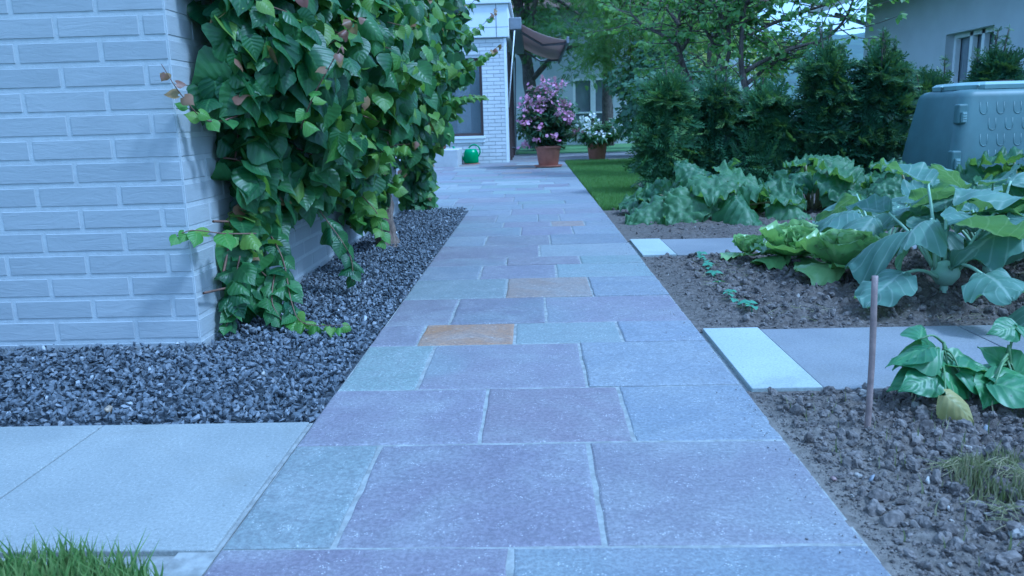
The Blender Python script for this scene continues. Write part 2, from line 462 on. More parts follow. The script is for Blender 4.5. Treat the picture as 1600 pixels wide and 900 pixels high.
def rock_template(seed, ang=.30, n=12, el=.12):
    r = rng(seed); import bmesh
    p = unit(r.normal(size=(n, 3))) * (1 - ang * r.random((n, 1))) * np.array([1.1 + el * r.random(), .8, .62 - .2 * r.random()])
    bm = bmesh.new(); vs = [bm.verts.new(q) for q in p]; res = bmesh.ops.convex_hull(bm, input=vs)
    bmesh.ops.delete(bm, geom=[e for e in res['geom_interior'] if isinstance(e, bmesh.types.BMVert)], context='VERTS')
    bm.verts.index_update(); v = np.array([q.co[:] for q in bm.verts]); f = np.array([[q.index for q in t.verts] for t in bm.faces]); bm.free()
    return v, [f], np.zeros((len(v), 3))


def clod_template(seed):
    r = rng(seed); import bmesh
    bm = bmesh.new(); bmesh.ops.create_icosphere(bm, subdivisions=3, radius=1)
    v = np.array([q.co[:] for q in bm.verts]); f = np.array([[q.index for q in t.verts] for t in bm.faces]); bm.free()
    ax = unit(r.normal(size=(9, 3))); h = np.zeros(len(v))
    for q in ax: h += np.clip((v @ q) - .5, 0, .35) * r.uniform(-.6, 1.4)
    lump = fbm(v[:, 0] * 2 + v[:, 2] + 9, v[:, 1] * 2 - v[:, 2] + 9, 1.6, 3, seed)
    v = v * (.5 + h + .75 * lump + .16 * (r.random(len(v)) - .5))[:, None] * np.array([1.15, .9, .72])
    return v, [f], np.zeros((len(v), 3))


def rand_rot(k, r, tilt=1.):
    q = r.normal(size=(k, 4)); q /= np.linalg.norm(q, axis=1, keepdims=True); w, x, y, z = q.T
    return np.stack([np.stack([1 - 2 * (y * y + z * z), 2 * (x * y - z * w), 2 * (x * z + y * w)], -1), np.stack([2 * (x * y + z * w), 1 - 2 * (x * x + z * z), 2 * (y * z - x * w)], -1), np.stack([2 * (x * z - y * w), 2 * (y * z + x * w), 1 - 2 * (x * x + y * y)], -1)], 1)


ROCKS = [rock_template(s) for s in range(10)]
CLODS = [clod_template(s) for s in range(6)]


def rocks(g, pos, size, r, rnd, T=ROCKS):
    k = len(pos); which = r.integers(0, len(T), k); rot = rand_rot(k, r)
    for w in range(len(T)):
        m = which == w; g.scat(T[w], pos[m], rot[m], size[m], rnd[m])


# soil clods: uncountable
g = Geo(); r = rng(11)
for (x0, x1, y0, y1, cnt, lo, hi, T) in ((.565, 1.5, .85, 2.04, 24000, .0015, .0075, ROCKS), (.60, 1.5, .9, 2.04, 3600, .004, .017, CLODS), (.57, 2.9, 2.70, 4.24, 17000, .0022, .009, ROCKS), (.62, 2.6, 2.72, 4.22, 3000, .005, .016, CLODS), (.62, 4.2, 4.86, 6.9, 5000, .004, .017, ROCKS)):
    x = x0 + (x1 - x0) * r.random(cnt); y = y0 + (y1 - y0) * r.random(cnt)
    sz = lo + (hi - lo) * r.random(cnt) ** 4.0
    keep = (r.random(cnt) < np.clip((x - .60) / .22, .45, 1)) | (sz < .005)
    x, y, sz = x[keep], y[keep], sz[keep]
    rocks(g, np.stack([x, y, soil_h(x, y) + sz * (.1 if T is CLODS else .3)], 1), sz, r, r.random(len(x)) ** 1.2, T)
x = .40 + .19 * r.random(1500) ** .35; y = .9 + 5.6 * r.random(1500); rocks(g, np.stack([x, y, 0 * x + .0012], 1), .0008 + .0025 * r.random(1500) ** 3, r, r.random(1500))
tag(g.build('soil_clods', M_CLOD), 'loose brown clods and crumbs of dug garden soil', 'soil', kind='stuff')

# stone path -------------------------------------------------------------
PUR = (.172, .155, .182); PUR2 = (.192, .172, .195); GRN = (.195, .232, .215); BLU = (.190, .200, .220); LGT = (.265, .28, .275); ORG = (.29, .15, .06); BRN = (.235, .165, .125)
ROWS = [  # photograph y at the far edge of each row, joint x positions at that edge, stone tones
    (853, [798], [PUR, BLU]), (691, [597, 918], [GRN, PUR, PUR2]), (605, [763, 966], [PUR, PUR2, BLU]), (536, [682, 904], [GRN, PUR, BLU]),
    (504, [668, 806, 963], [PUR, ORG, GRN, BLU]), (464, [720, 850], [PUR2, PUR, PUR2]), (434, [794, 918], [GRN, BRN, BLU]), (413, [755, 868], [BLU, PUR, GRN]),
    (401, [793, 905], [PUR2, PUR2, GRN]), (382, [842], [PUR, LGT]), (367, [763, 858], [BLU, PUR2, BLU]), (354, [815, 892], [BLU, PUR, BLU]), (346, [788, 860, 912], [BLU, PUR2, BRN, BLU]),
    (335, [778, 840, 872], [PUR, BLU, PUR2, BLU]), (326, [800, 880], [BLU, PUR2, PUR])]
g = Geo(); gm = Geo(); rs = rng(5)


def stone(g, x0, x1, y0, y1, tone, skew=0.):
    j = .0046 * (.6 + .7 * rs.random()); jy = .0032; nx = max(2, int((x1 - x0) / .05)); ny = max(2, int((y1 - y0) / .05))
    def edge(n): return (rs.random(n) - .5) * .0045
    b = [np.stack([np.linspace(x0 + j, x1 - j, nx), y0 + jy + edge(nx)], 1), np.stack([x1 - j + edge(ny), np.linspace(y0 + j, y1 - j, ny)], 1)[1:],
         np.stack([np.linspace(x1 - j, x0 + j, nx), y1 - jy + edge(nx)], 1)[1:], np.stack([x0 + j + edge(ny), np.linspace(y1 - j, y0 + j, ny)], 1)[1:-1]]
    p = np.concatenate(b); p[:, 0] += skew * (p[:, 1] - y0); k = len(p); c0 = p.mean(0)
    dz = (rs.random() - .5) * .003; tx, ty = (rs.random(2) - .5) * .006
    inn = p + unit(c0 - p) * .005; inn2 = p + unit(c0 - p) * .012
    def lift(q, z): return np.concatenate([q, (z + dz + tx * (q[:, :1] - c0[0]) + ty * (q[:, 1:] - c0[1]))], 1)
    v = np.concatenate([lift(p, -.02), lift(p, -.003), lift(inn, -.0006), lift(inn2, 0.0)])
    f = [np.stack([np.arange(k) + a * k, (np.arange(k) + 1) % k + a * k, (np.arange(k) + 1) % k + (a + 1) * k, np.arange(k) + (a + 1) * k], 1) for a in range(3)]
    f.append((np.arange(k) + 3 * k)[None])
    t = np.array(tone) * (.88 + .24 * rs.random()) * (1 + .06 * (rs.random(3) - .5))
    g.add(v, f, t)


PX0, PX1 = -.567, .56
yprev = .55
for py, js, tones in ROWS:
    Yf = G(840, py)[1]
    xs = [PX0] + [float(np.clip(G(px, py)[0], PX0 + .06, PX1 - .06)) for px in js] + [PX1]
    for a in range(len(xs) - 1):
        stone(g, xs[a], xs[a + 1], yprev, Yf, tones[a], 0)
    yprev = Yf
PATH_END = yprev
tones = [PUR, PUR2, BLU, BLU, GRN, LGT, PUR2, BLU]
y = PATH_END
while y < 18.6:
    d = rs.choice([.22, .30, .38, .45]); y1 = min(y + d, 18.7); x = -3.3 + rs.random() * .3; xe = PX1 if y < 15.0 else 3.4
    while x < xe - .02:
        w = rs.uniform(.3, .75); x1 = min(x + w, xe)
        if xe - x1 < .15: x1 = xe
        stone(g, x, x1, y, y1, BRN if rs.random() < .04 else tones[rs.integers(len(tones))]); x = x1
    y = y1
struct(g.build('stone_path', M_STONE))
gm = Geo(); box(gm, PX0 + .004, PX1 - .004, .5, PATH_END, -.05, -.0032); box(gm, -3.3, PX1 - .004, PATH_END + .002, 15.02, -.05, -.0055); box(gm, -3.3, 3.4, 15.022, 18.7, -.05, -.0055)
struct(gm.build('mortar_bed', M_MORTAR))

# concrete slabs in front of the gravel (left) and the strips between the beds (right)
def slabs(name, x0, x1, y0, y1, joints, mat, gap=.003, z=0.):
    g = Geo(); xs = [x0] + joints + [x1]
    for a in range(len(xs) - 1): box(g, xs[a] + gap / 2, xs[a + 1] - gap / 2, y0, y1, -.05, z + (rs.random() - .5) * .002)
    return struct(bevel(g.build(name, mat), .003, 2))


slabs('concrete_paving', -3.4, -.574, 1.262, 1.872, [-2.3, -1.70, -1.10], M_SLAB, .004)
gm = Geo(); box(gm, -.64, -.5672, .4, 1.874, -.06, -.005); box(gm, -3.4, -.64, .9, 1.874, -.06, -.012); box(gm, .5602, 6, 2.052, 2.692, -.06, -.010); box(gm, .5602, 6, 4.252, 4.842, -.06, -.010); struct(gm.build('joint_sand', M_MORTAR))
slabs('slab_strip', .766, 4.6, 2.056, 2.686, [1.44, 2.1, 2.8, 3.5], M_SLAB2, .005)
slabs('slab_strip', .76, 6.0, 4.256, 4.836, [1.36, 2.0, 2.66, 3.3, 4.0, 4.7], M_SLAB2, .005)
for (x0, x1, y0, y1, lab) in ((.572, .762, 2.056, 2.69, 'larger pale green grey tile beside the path near the thin stake'), (.574, .756, 4.25, 4.84, 'smaller pale green grey tile beside the path between the rhubarb and the seedlings')):
    g = Geo(); box(g, x0, x1, y0, y1, -.04, .006)
    tag(bevel(g.build('pale_tile', M_TILE), .003, 2), lab, 'tile', 'pale tiles at the path edge')

# gravel: a dark bed with crushed stones, uncountable
g = Geo(); r = rng(21)
box(g, -3.4, -.572, 1.874, 2.62, -.05, -.03); box(g, -1.14, -.572, 2.621, PATH_END, -.05, -.03)
k = 19000; A1, A2 = 1.5 * .74, .58 * 4.35
n1 = int(k * A1 / (A1 + A2))
x = np.concatenate([-2.1 + 1.52 * r.random(n1), -1.14 + .565 * r.random(k - n1)]); y = np.concatenate([1.88 + .74 * r.random(n1), 2.6 + 4.33 * r.random(k - n1)])
sz = .0085 + .0070 * r.random(k)
z = -.026 + .030 * r.random(k) + .012 * fbm(x, y, 5, 2, 9)
z = np.where((y < 1.90) | (x > -.59), np.minimum(z, -.012), z)
rocks(g, np.stack([x, y, z], 1), sz, r, r.random(k))
tag(g.build('gravel', M_GRAVEL), 'dark blue grey crushed stone gravel between wall and path', 'gravel', kind='stuff')

# ------------------------------------------------------------------ brick building (left)
def bricks(g, gj, axis, along0, along1, plane, nrm, z0, z1, ph=.275, cp=.0765, corner=.085, seed=0, dep=.0022, jt=.013):
    """one facade of running bond; axis 'x' or 'y' is the run direction; bricks measured back from along1 (the corner)"""
    r = rng(seed); n = int((z1 - z0) / cp)
    for c in range(n):
        zb = z0 + c * cp; e = along1; first = corner + (ph / 2 if c % 2 else 0); step = -1 if along1 > along0 else 1
        while (e - along0) * -step > .01:
            f = e + step * first; first = ph
            if (f - along0) * -step < 0: f = along0
            a, b = sorted((e, f)); ja = jt / 2
            if b - a > .03:
                co = [(a + ja, zb + ja), (b - ja, zb + ja), (b - ja, zb + cp - ja), (a + ja, zb + cp - ja)]
                q = dep * (.7 + .5 * r.random(4)); bv = .002 + .002 * r.random()
                inn = [(a + ja + bv, zb + ja + bv), (b - ja - bv, zb + ja + bv), (b - ja - bv, zb + cp - ja - bv), (a + ja + bv, zb + cp - ja - bv)]
                def P(s, t, d): return (s, plane + nrm * d, t) if axis == 'x' else (plane + nrm * d, s, t)
                v = [P(*p, -.003) for p in co] + [P(*p, q[m]) for m, p in enumerate(inn)]
                fl = [[4, 5, 6, 7], [0, 1, 5, 4], [1, 2, 6, 5], [2, 3, 7, 6], [3, 0, 4, 7]]
                if (axis == 'x') == (nrm > 0): fl = [t[::-1] for t in fl]
                g.add(v, np.array(fl), (r.random(), 0, 0))
            e = f


WX, WY0, WY1, WH = -1.154, 2.607, 6.70, 2.75
bt = thing('brick_building', 'white painted brick building behind the climbing vines and gravel', 'building', (WX - 1, 4.6, 0))
def loc(o, root): o.matrix_parent_inverse = Matrix.Translation(root.location).inverted(); return o
g = Geo(); box(g, -5, WX, WY0, WY1, -.1, WH)
wall = loc(g.build('wall', M_JOINT, bt), bt)
g = Geo()
bricks(g, None, 'x', -2.4, WX + .004, WY0, -1, -.055, WH - .05, seed=1)
bricks(g, None, 'y', WY1, WY0 - .004, WX, 1, -.055, WH - .05, seed=2, corner=.19)
loc(g.build('brickwork', M_BRICK, bt), bt)
g = Geo(); box(g, -5.1, WX + .05, WY0 - .05, WY1 + .05, WH, WH + .12); loc(bevel(g.build('roof_edge', M_WHITE, bt), .01), bt)

# ------------------------------------------------------------------ climbing vines
VL = [blade(HEART, 7, 2, f, c, .20, .015, 2, s, tw) for s, (f, c, tw) in enumerate(((.20, .10, .2), (.08, .22, .5), (.30, .05, 0), (-.12, .30, .7), (.12, .35, .2)))]


def put_leaves(g, pos, nrm, tip, size, rnd, r, T=VL, m=0):
    w = r.integers(0, len(T), len(pos)); F = frames(tip - nrm * (tip * nrm).sum(1, keepdims=True), nrm)
    for a in range(len(T)):
        q = w == a; g.scat(T[a], pos[q], F[q], size[q], rnd[q], m)


def wall_vine(seed, cnt, ylo, yhi, low, high, thick, dens=None, xw=WX):
    r = rng(seed); y = ylo + (yhi - ylo) * r.random(cnt * 5); z = 2.3 * r.random(cnt * 5)
    ok = (z > low(y)) & (z < high(y)) & (.65 * fbm(y + 3, z + 7, 2.6, 2, seed) + .35 * fbm(y + 1, z + 2, 7, 2, seed + 5) > np.interp(y, [2.7, 3.2, 3.7, 6.6], [.26, .30, .40, .40]))
    if dens is not None: ok &= r.random(len(y)) < dens(y, z)
    ok &= (y > ylo + .02 + .13 * (z < .8))
    y, z = y[ok][:cnt], z[ok][:cnt]; k = len(y)
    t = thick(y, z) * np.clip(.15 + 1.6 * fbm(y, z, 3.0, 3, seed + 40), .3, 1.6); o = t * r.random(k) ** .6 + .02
    pos = np.stack([xw + o, y, z], 1)
    nrm = unit(np.stack([.7 + 0 * y, -.5 + 0 * y, .45 + 0 * y], 1) + r.normal(size=(k, 3)) * .55)
    tip = np.stack([.15 + 0 * y, -.1 + 0 * y, -1 + 0 * y], 1) + r.normal(size=(k, 3)) * .45
    return pos, nrm, tip, r, o / np.maximum(t, .01)


def pw(x, xs, ys): return np.interp(x, xs, ys)


def shoot(gs, gl, pts, n, size, r, matn, droop=.6, fade=True, rad=.003):
    p = spline(pts, 24); tube(gs, p, np.linspace(rad, rad * .4, 24), 5)
    for a in range(n):
        i = int(2 + a * 21.5 / n); s = size * (1.0 if not fade else 1.05 - .6 * a / n) * r.uniform(.85, 1.15)
        d = unit(p[min(i + 1, 23)] - p[i - 1]); side = unit(np.cross(d, [0, 0, 1])) * (1 if a % 2 else -1)
        tip = unit(side * .8 + d * .45 + np.array([0, 0, -droop]) + r.normal(size=3) * .2)
        nr = unit(np.array([.45, -.6, .7]) + r.normal(size=3) * .3)
        q = p[i] + tip * .012
        m = matn(a / n) if callable(matn) else matn
        put_leaves(gl, q[None], nr[None], tip[None], np.array([s]), r.random(1), r, m=m)


v1 = thing('climbing_vine', 'large leafy climbing vine with a twisted trunk rising from the gravel', 'vine', (-.85, 4.75, 0))
gl, gs = Geo(), Geo()
pos, nrm, tip, r, dep = wall_vine(3, 5600, 2.70, 6.55,
    lambda y: pw(y, [2.7, 2.98, 3.12, 3.5, 4.1, 4.45, 4.85, 5.1, 5.6, 6.5], [.05, .09, .34, .37, .40, .18, .16, .46, .62, .8]),
    lambda y: 2.25 + 0 * y,
    lambda y, z: pw(y, [2.7, 2.9, 3.4, 4.2, 5, 6.5], [.10, .22, .42, .46, .42, .5]) * np.clip(.35 + .75 * z, .4, 1.15),
    lambda y, z: 1 - .9 * np.exp(-((y - 4.85) / .2) ** 2 - ((z - 1.15) / .16) ** 2))
size = (.060 + .062 * r.random(len(pos)) ** 1.4) * np.interp(pos[:, 1], [2.7, 3.6], [1.12, 1.0])
new = (dep > .62) & (r.random(len(pos)) < np.interp(pos[:, 1], [2.8, 3.3, 4.0, 6], [.06, .16, .36, .30])); red = (dep > .8) & (r.random(len(pos)) < .06)  # more pale leaves outward and farther along, imitating sunlit foliage by colour
old = ~(new | red)
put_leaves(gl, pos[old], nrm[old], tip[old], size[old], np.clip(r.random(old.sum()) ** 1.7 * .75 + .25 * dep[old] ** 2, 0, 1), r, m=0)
put_leaves(gl, pos[new], nrm[new], tip[new], size[new] * .85, r.random(new.sum()), r, m=1)
put_leaves(gl, pos[red], nrm[red], tip[red], size[red] * .55, r.random(red.sum()), r, m=2)
# single shoots seen against the wall and the gravel
shoot(gs, gl, [at(400, 170, 2.85), at(330, 190, 2.66), at(285, 150, 2.56), at(252, 100, 2.52)], 13, .06, r, lambda t: 0 if t < .3 else (1 if t < .55 else 2), .3)
shoot(gs, gl, [at(400, 365, 2.8), at(350, 365, 2.66), at(300, 360, 2.56), at(268, 372, 2.54)], 7, .075, r, 1, .8)
shoot(gs, gl, [at(400, 330, 3.2), at(440, 400, 3.0), at(455, 470, 2.85), at(475, 505, 2.78), at(545, 508, 2.7)], 30, .075, r, lambda t: 0 if t < .6 else 1, .8)
shoot(gs, gl, [at(500, 330, 3.5), at(545, 395, 3.4), at(552, 440, 3.35)], 10, .085, r, 0, .9)
shoot(gs, gl, [at(470, 200, 2.9), at(490, 150, 2.75), at(520, 95, 2.7), at(535, 70, 2.7)], 9, .05, r, lambda t: 1 if t < .5 else 2, .4)
shoot(gs, gl, [at(430, 420, 2.95), at(425, 470, 2.85), at(440, 500, 2.8)], 8, .08, r, 0, .9)
shoot(gs, gl, [at(375, 400, 2.82), at(365, 450, 2.76), at(362, 490, 2.74), at(350, 515, 2.72)], 14, .075, r, 0, .9)
shoot(gs, gl, [at(560, 260, 4.0), at(610, 230, 3.8), at(640, 225, 3.7)], 10, .085, r, 1, .8)
shoot(gs, gl, [at(500, 80, 3.3), at(540, 50, 3.1), at(560, 20, 3.0)], 9, .06, r, lambda t: 1 if t < .5 else 2, .5)
shoot(gs, gl, [at(560, 300, 4.0), at(590, 335, 3.9), at(600, 380, 3.85)], 10, .09, r, 1, .9)
r2 = rng(8)
# trunk and main limbs
tp = [G(607, 383) + [0, 0, -.05], G(607, 383) + [-.01, 0, .05], [-.92, 4.8, .35], [-.98, 4.85, .7], [-1.02, 4.8, 1.1], [-1.05, 4.6, 1.5], [-1.05, 4.5, 2.1]]
gt = Geo(); p = spline(tp, 40); tube(gt, p, np.interp(np.arange(40), [0, 3, 10, 25, 39], [.10, .075, .055, .04, .025]), 12, jit=.22, seed=4)
p2 = spline([G(600, 380) + [0, 0, 0], [-.95, 4.7, .3], [-.90, 4.82, .6], [-1.04, 4.9, 1.0]], 26); tube(gt, p2, np.linspace(.045, .03, 26), 9, jit=.2, seed=6)
for lim in ([[-1.0, 4.85, .7], [-1.02, 4.2, 1.0], [-1.0, 3.6, 1.05], [-.98, 3.0, 1.2]], [[-1.03, 4.8, 1.1], [-1.0, 5.4, 1.35], [-1, 6.2, 1.6]], [[-1.0, 4.2, 1.0], [-1.05, 3.6, .7], [-1.06, 3.0, .5]], [[-1.05, 4.6, 1.5], [-1.0, 3.8, 1.6], [-.9, 3.1, 1.7]]):
    tube(gt, spline(lim, 20), np.linspace(.025, .008, 20), 7, jit=.15)
for q in range(220):
    i = r2.integers(len(pos)); pp = pos[i]; tube(gs, spline([[WX + .03, pp[1] + r2.normal() * .1, pp[2] + .1 * r2.normal()], (pp + [WX + .05, pp[1], pp[2]]) / 2 + [0, 0, .05], pp], 6), np.linspace(.005, .002, 6), 4, cap=False)
loc(gt.build('trunk', M_BARK, v1, True), v1); loc(gs.build('stems', M_TWIG, v1, True), v1)
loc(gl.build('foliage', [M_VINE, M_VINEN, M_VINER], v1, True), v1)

v2 = thing('climbing_vine', 'farther climbing vine spilling over the end of the brick wall', 'vine', (-1.05, 7.0, 0))
gl, gs, gt = Geo(), Geo(), Geo(); r = rng(31); k = 4200
u = unit(r.normal(size=(k, 3))) * (r.random((k, 1)) ** .4); cen = np.array([-1.02, 6.75, 1.42]); rad = np.array([.50, .85, .98])
pos = cen + u * rad * (1 + .35 * (fbm(u[:, 0] * 2 + 5, u[:, 2] * 2 + 5, 2, 2, 3)[:, None] - .5)); dep = np.linalg.norm(u, axis=1)
c2 = r.random((900, 3)); pos2 = np.stack([-1.05 + .22 * (c2[:, 0] - .35), 6.95 + .3 * (c2[:, 1] - .5), .02 + .9 * c2[:, 2]], 1)
pos = np.concatenate([pos, pos2]); dep = np.concatenate([dep, c2[:, 0]]); u = np.concatenate([u, np.tile([[.6, -.6, .2]], (900, 1))])
ok = (pos[:, 0] > WX + .02) | (pos[:, 1] > WY1 + .03); pos, dep, u = pos[ok], dep[ok], u[ok]; k = len(pos)
nrm = unit(u * .6 + np.array([.35, -.6, .45]) + r.normal(size=(k, 3)) * .4); tip = np.array([.1, -.1, -1]) + r.normal(size=(k, 3)) * .45
sz = .062 + .05 * r.random(k)
new = (dep > .68) & (r.random(k) < .32); red = (dep > .85) & (r.random(k) < .12); old = ~(new | red)
put_leaves(gl, pos[old], nrm[old], tip[old], sz[old], r.random(old.sum()), r, m=0)
put_leaves(gl, pos[new], nrm[new], tip[new], sz[new] * .85, r.random(new.sum()), r, m=1)
put_leaves(gl, pos[red], nrm[red], tip[red], sz[red] * .6, r.random(red.sum()), r, m=2)
shoot(gs, gl, [at(690, 90, 6.6), at(722, 62, 6.5), at(755, 38, 6.4), at(777, 12, 6.4)], 20, .085, r, lambda t: 0 if t < .35 else (1 if t < .8 else 2), .6)
shoot(gs, gl, [at(700, 115, 6.6), at(740, 95, 6.5), at(765, 82, 6.4), at(784, 68, 6.4)], 18, .075, r, lambda t: 1 if t < .7 else 2, .6)
shoot(gs, gl, [at(690, 160, 6.4), at(730, 150, 6.3), at(762, 152, 6.3)], 16, .085, r, 1, .7)
shoot(gs, gl, [at(705, 30, 6.6), at(735, 8, 6.5), at(752, -20, 6.5)], 9, .09, r, 0, .6)
p = spline([[-1.06, 7.0, -.05], [-1.05, 6.98, .4], [-1.02, 6.95, .9], [-1.05, 6.8, 1.5], [-1.0, 6.7, 2.0]], 26); tube(gt, p, np.linspace(.05, .02, 26), 9, jit=.2)
for q in range(120):
    pp = pos[r.integers(k)]; tube(gs, spline([cen + (pp - cen) * .2, cen + (pp - cen) * .6 + [0, 0, .06], pp], 6), np.linspace(.006, .002, 6), 4, cap=False)
loc(gt.build('trunk', M_BARK, v2, True), v2); loc(gs.build('stems', M_TWIG, v2, True), v2); loc(gl.build('foliage', [M_VINE, M_VINEN, M_VINER], v2, True), v2)

# ------------------------------------------------------------------ far patio house
FX, FY = -.47, 15.1
fh = thing('patio_house', 'white brick flat roofed house at the end of the path', 'house', (-2.5, 17, 0))
M_FJOINT = plain('grey_joint', (.38, .39, .40), .9, .1, 30)
M_FBRICK = brickmat('pale_brick', (.54, .55, .54), (.62, .625, .61), .35)
wx0, wx1, wz0, wz1 = -2.1, -.925, .50, 1.90
g = Geo()                                                # walls around the window opening
for (x0, x1, z0, z1) in ((-4.5, wx0, -.1, 2.24), (wx1, FX, -.1, 2.24), (wx0, wx1, -.1, wz0), (wx0, wx1, wz1, 2.24)): box(g, x0, x1, FY, FY + .3, z0, z1)
box(g, -4.5, FX, FY + .301, FY + .32, -.1, wz0); box(g, -4.5, -4.3, FY + .33, 21, -.1, 2.24); box(g, FX - .3, FX, FY + .301, FY + .75, -.1, 2.24); box(g, FX - .3, FX, FY + 3.2, 21, -.1, 2.24); box(g, FX - .3, FX, FY + .75, FY + 3.2, 2.05, 2.24); box(g, -4.5, FX, 20.8, 21, -.1, 2.23)
loc(g.build('wall', M_FJOINT, fh), fh)
g = Geo(); rb = rng(77); cp = .068
for c in range(int(2.28 / cp)):
    zb = -.02 + c * cp; x = FX - (.24 if c % 2 else .12); x1 = FX; 
    while x1 > -3.2:
        a, b = max(x, -3.2), x1
        segs = [(a, b)] if (zb + cp < wz0 or zb > wz1) else [(s, t) for s, t in ((a, min(b, wx0)), (max(a, wx1), b)) if t - s > .02]
        for s, t in segs: box(g, s + .005, t - .005, FY - .008, FY + .01, zb + .005, zb + cp - .006, (rb.random(), 0, 0))
        x1 = x; x -= .245
loc(g.build('brickwork', M_FBRICK, fh), fh)
g = Geo(); box(g, -4.6, FX + .06, FY - .06, 21.05, 2.245, 2.82); box(g, -4.65, FX + .11, FY - .11, 21.1, 2.823, 2.90)
f = loc(bevel(g.build('fascia', M_WHITE, fh), .01), fh)
g = Geo(); box(g, FX - .17, FX - .155, FY - .0625, FY - .058, 2.25, 2.82); box(g, -4.6, FX + .06, FY - .063, FY - .0585, 2.42, 2.426); loc(g.build('fascia_seam', M_GREYMET, fh), fh)
g = Geo()
for z in (2.98, 3.12, 3.5): tube(g, [[-4.5, FY + .05, z], [FX - .05, FY + .05, z]], .016, 8); tube(g, [[FX - .05, FY + .05, z], [FX - .05, 20.9, z]], .016, 8)
for x in (-4, -2.6, -1.3, -.52): box(g, x - .02, x + .02, FY + .03, FY + .07, 2.9, 3.55)
box(g, -.66, -.50, FY + .2, FY + 1.2, 2.9, 3.6)
loc(g.build('railing', M_GREYMET, fh), fh)
wf = Geo(); 
for (x0, x1, z0, z1) in ((wx0, wx0 + .05, wz0, wz1), (wx1 - .05, wx1, wz0, wz1), (wx0 + .05, wx1 - .05, wz0, wz0 + .05), (wx0 + .05, wx1 - .05, wz1 - .05, wz1)): box(wf, x0, x1, FY + .05, FY + .12, z0, z1)
win = loc(wf.build('window', M_FRAME, fh), fh)
M_PANE, pnt, pp_, po_ = newmat('clear_pane'); ptr = pnt.nodes.new('ShaderNodeBsdfTransparent'); pmx = pnt.nodes.new('ShaderNodeMixShader'); pmx.inputs[0].default_value = .5
pp_.inputs['Base Color'].default_value = (.5, .56, .6, 1); pp_.inputs['Metallic'].default_value = .8; pp_.inputs['Roughness'].default_value = .08
pnt.links.new(ptr.outputs[0], pmx.inputs[1]); pnt.links.new(pp_.outputs[0], pmx.inputs[2]); pnt.links.new(pmx.outputs[0], po_.inputs[0])
g = Geo(); box(g, wx0 + .05, wx1 - .05, FY + .08, FY + .09, wz0 + .05, wz1 - .05); g.build('pane', M_PANE, win)
g = Geo(); box(g, wx0 - .03, wx1 + .03, FY - .05, FY + .06, wz0 - .05, wz0 - .003); box(g, wx0 - .02, wx1 + .02, FY - .03, FY + .02, wz0 - .12, wz0 - .055); g.build('sill', M_WHITE, win)
M_CURT = plain('curtain', (.75, .76, .78), .9, .2, 4, 0)
g = Geo(); box(g, -1.42, -1.16, FY + .1, FY + .104, wz0 + .06, wz1 - .06); g.build('curtain', M_CURT, win)
g = Geo()
for (y0, y1) in ((FY + .76, FY + .84), (FY + 1.9, FY + 1.98), (FY + 3.1, FY + 3.18)): box(g, FX - .12, FX + .05, y0, y1, 0, 2.0)
box(g, FX - .12, FX + .05, FY + .76, FY + 3.18, 2.0, 2.048)
dr = loc(g.build('glass_door', M_FRAME, fh), fh)
g = Geo(); box(g, FX - .06, FX - .05, FY + .84, FY + 3.1, .05, 2.04); g.build('pane', M_GLASS, dr)
g = Geo(); box(g, FX - .04, FX + .012, FY - .012, FY - .009, -.01, 2.24); loc(g.build('sunlit_corner_strip', M_WFRAME, fh), fh)  # white strip stands in for the sunlit side face at the corner

# awning
aw = thing('awning', 'grey brown fabric awning folded out from the patio house', 'awning', (FX + .1, FY + .4, 2.6))
M_CANV = leafmat('awning_canvas', (.55, .45, .42), (.60, .50, .46), None, .4, .85, tcol=(.50, .41, .38))
A, B = at(812, 36, 15.4), at(885, 62, 15.4); A2 = np.array([A[0], 20.6, A[2] + .0]); B2 = np.array([B[0], 20.6, B[2]])
g = Geo(); n = 14; t = np.linspace(0, 1, n)
for s, off in ((0, 0), (1, .006)):
    vv = []
    for a in t:
        for b in np.linspace(0, 1, 10):
            p_ = (A * (1 - a) + B * a) * (1 - b) + (A2 * (1 - a) + B2 * a) * b; vv.append(p_ + [0, 0, -.05 * math.sin(a * math.pi) - .012 * math.cos(b * 40) + off])
    i = np.arange(n - 1)[:, None] * 10; j = np.arange(9)[None]; q = np.stack([i + j, i + 10 + j, i + 11 + j, i + 1 + j], -1).reshape(-1, 4)
    g.add(vv, q if s == 0 else q[:, ::-1])
loc(g.build('fabric', M_CANV, aw, True), aw)
g = Geo(); box(g, FX + .062, A[0] + .03, 15.35, 20.7, A[2] - .12, A[2] + .10); loc(bevel(g.build('cassette', M_GREYMET, aw), .02), aw)
g = Geo(); box(g, B[0], B[0] + .05, 15.33, 20.68, B[2] - .07, B[2] + .05); loc(bevel(g.build('front_bar', M_GREYMET, aw), .01), aw)
for y_ in (15.9, 20.1):
    g = Geo(); m_ = (A + B) / 2; tube(g, [[A[0], y_, A[2] - .1], [m_[0], y_ + .75, m_[2] - .13], [B[0], y_, B[2] - .02]], .025, 8); loc(g.build('arm', M_GREYMET, aw, True), aw)
g = Geo(); tube(g, [at(804, 48, 15.3), at(799, 110, 15.25), at(795, 168, 15.2)], .011, 8); loc(g.build('crank_rod', M_WFRAME, aw, True), aw)
g = Geo(); tube(g, [at(806, 236, 17.0), at(805, 90, 17.0)], .015, 8); tube(g, [at(800, 230, 17.0), at(812, 231, 17.0)], .012, 6)
tag(g.build('garden_pole', M_GREYMET, None, True), 'thin grey pole with a crossbar beside the glass door', 'pole')

g = Geo(); box(g, -1.9, -1.315, 13.9, 14.9, -.02, .29); tag(bevel(g.build('plinth_block', plain('plinth_render', (.40, .41, .41), .8, .1, 5, .1)), .008), 'low pale block on the patio beside the green watering can', 'block')  # white block toned grey, the shade on its front put into the colour

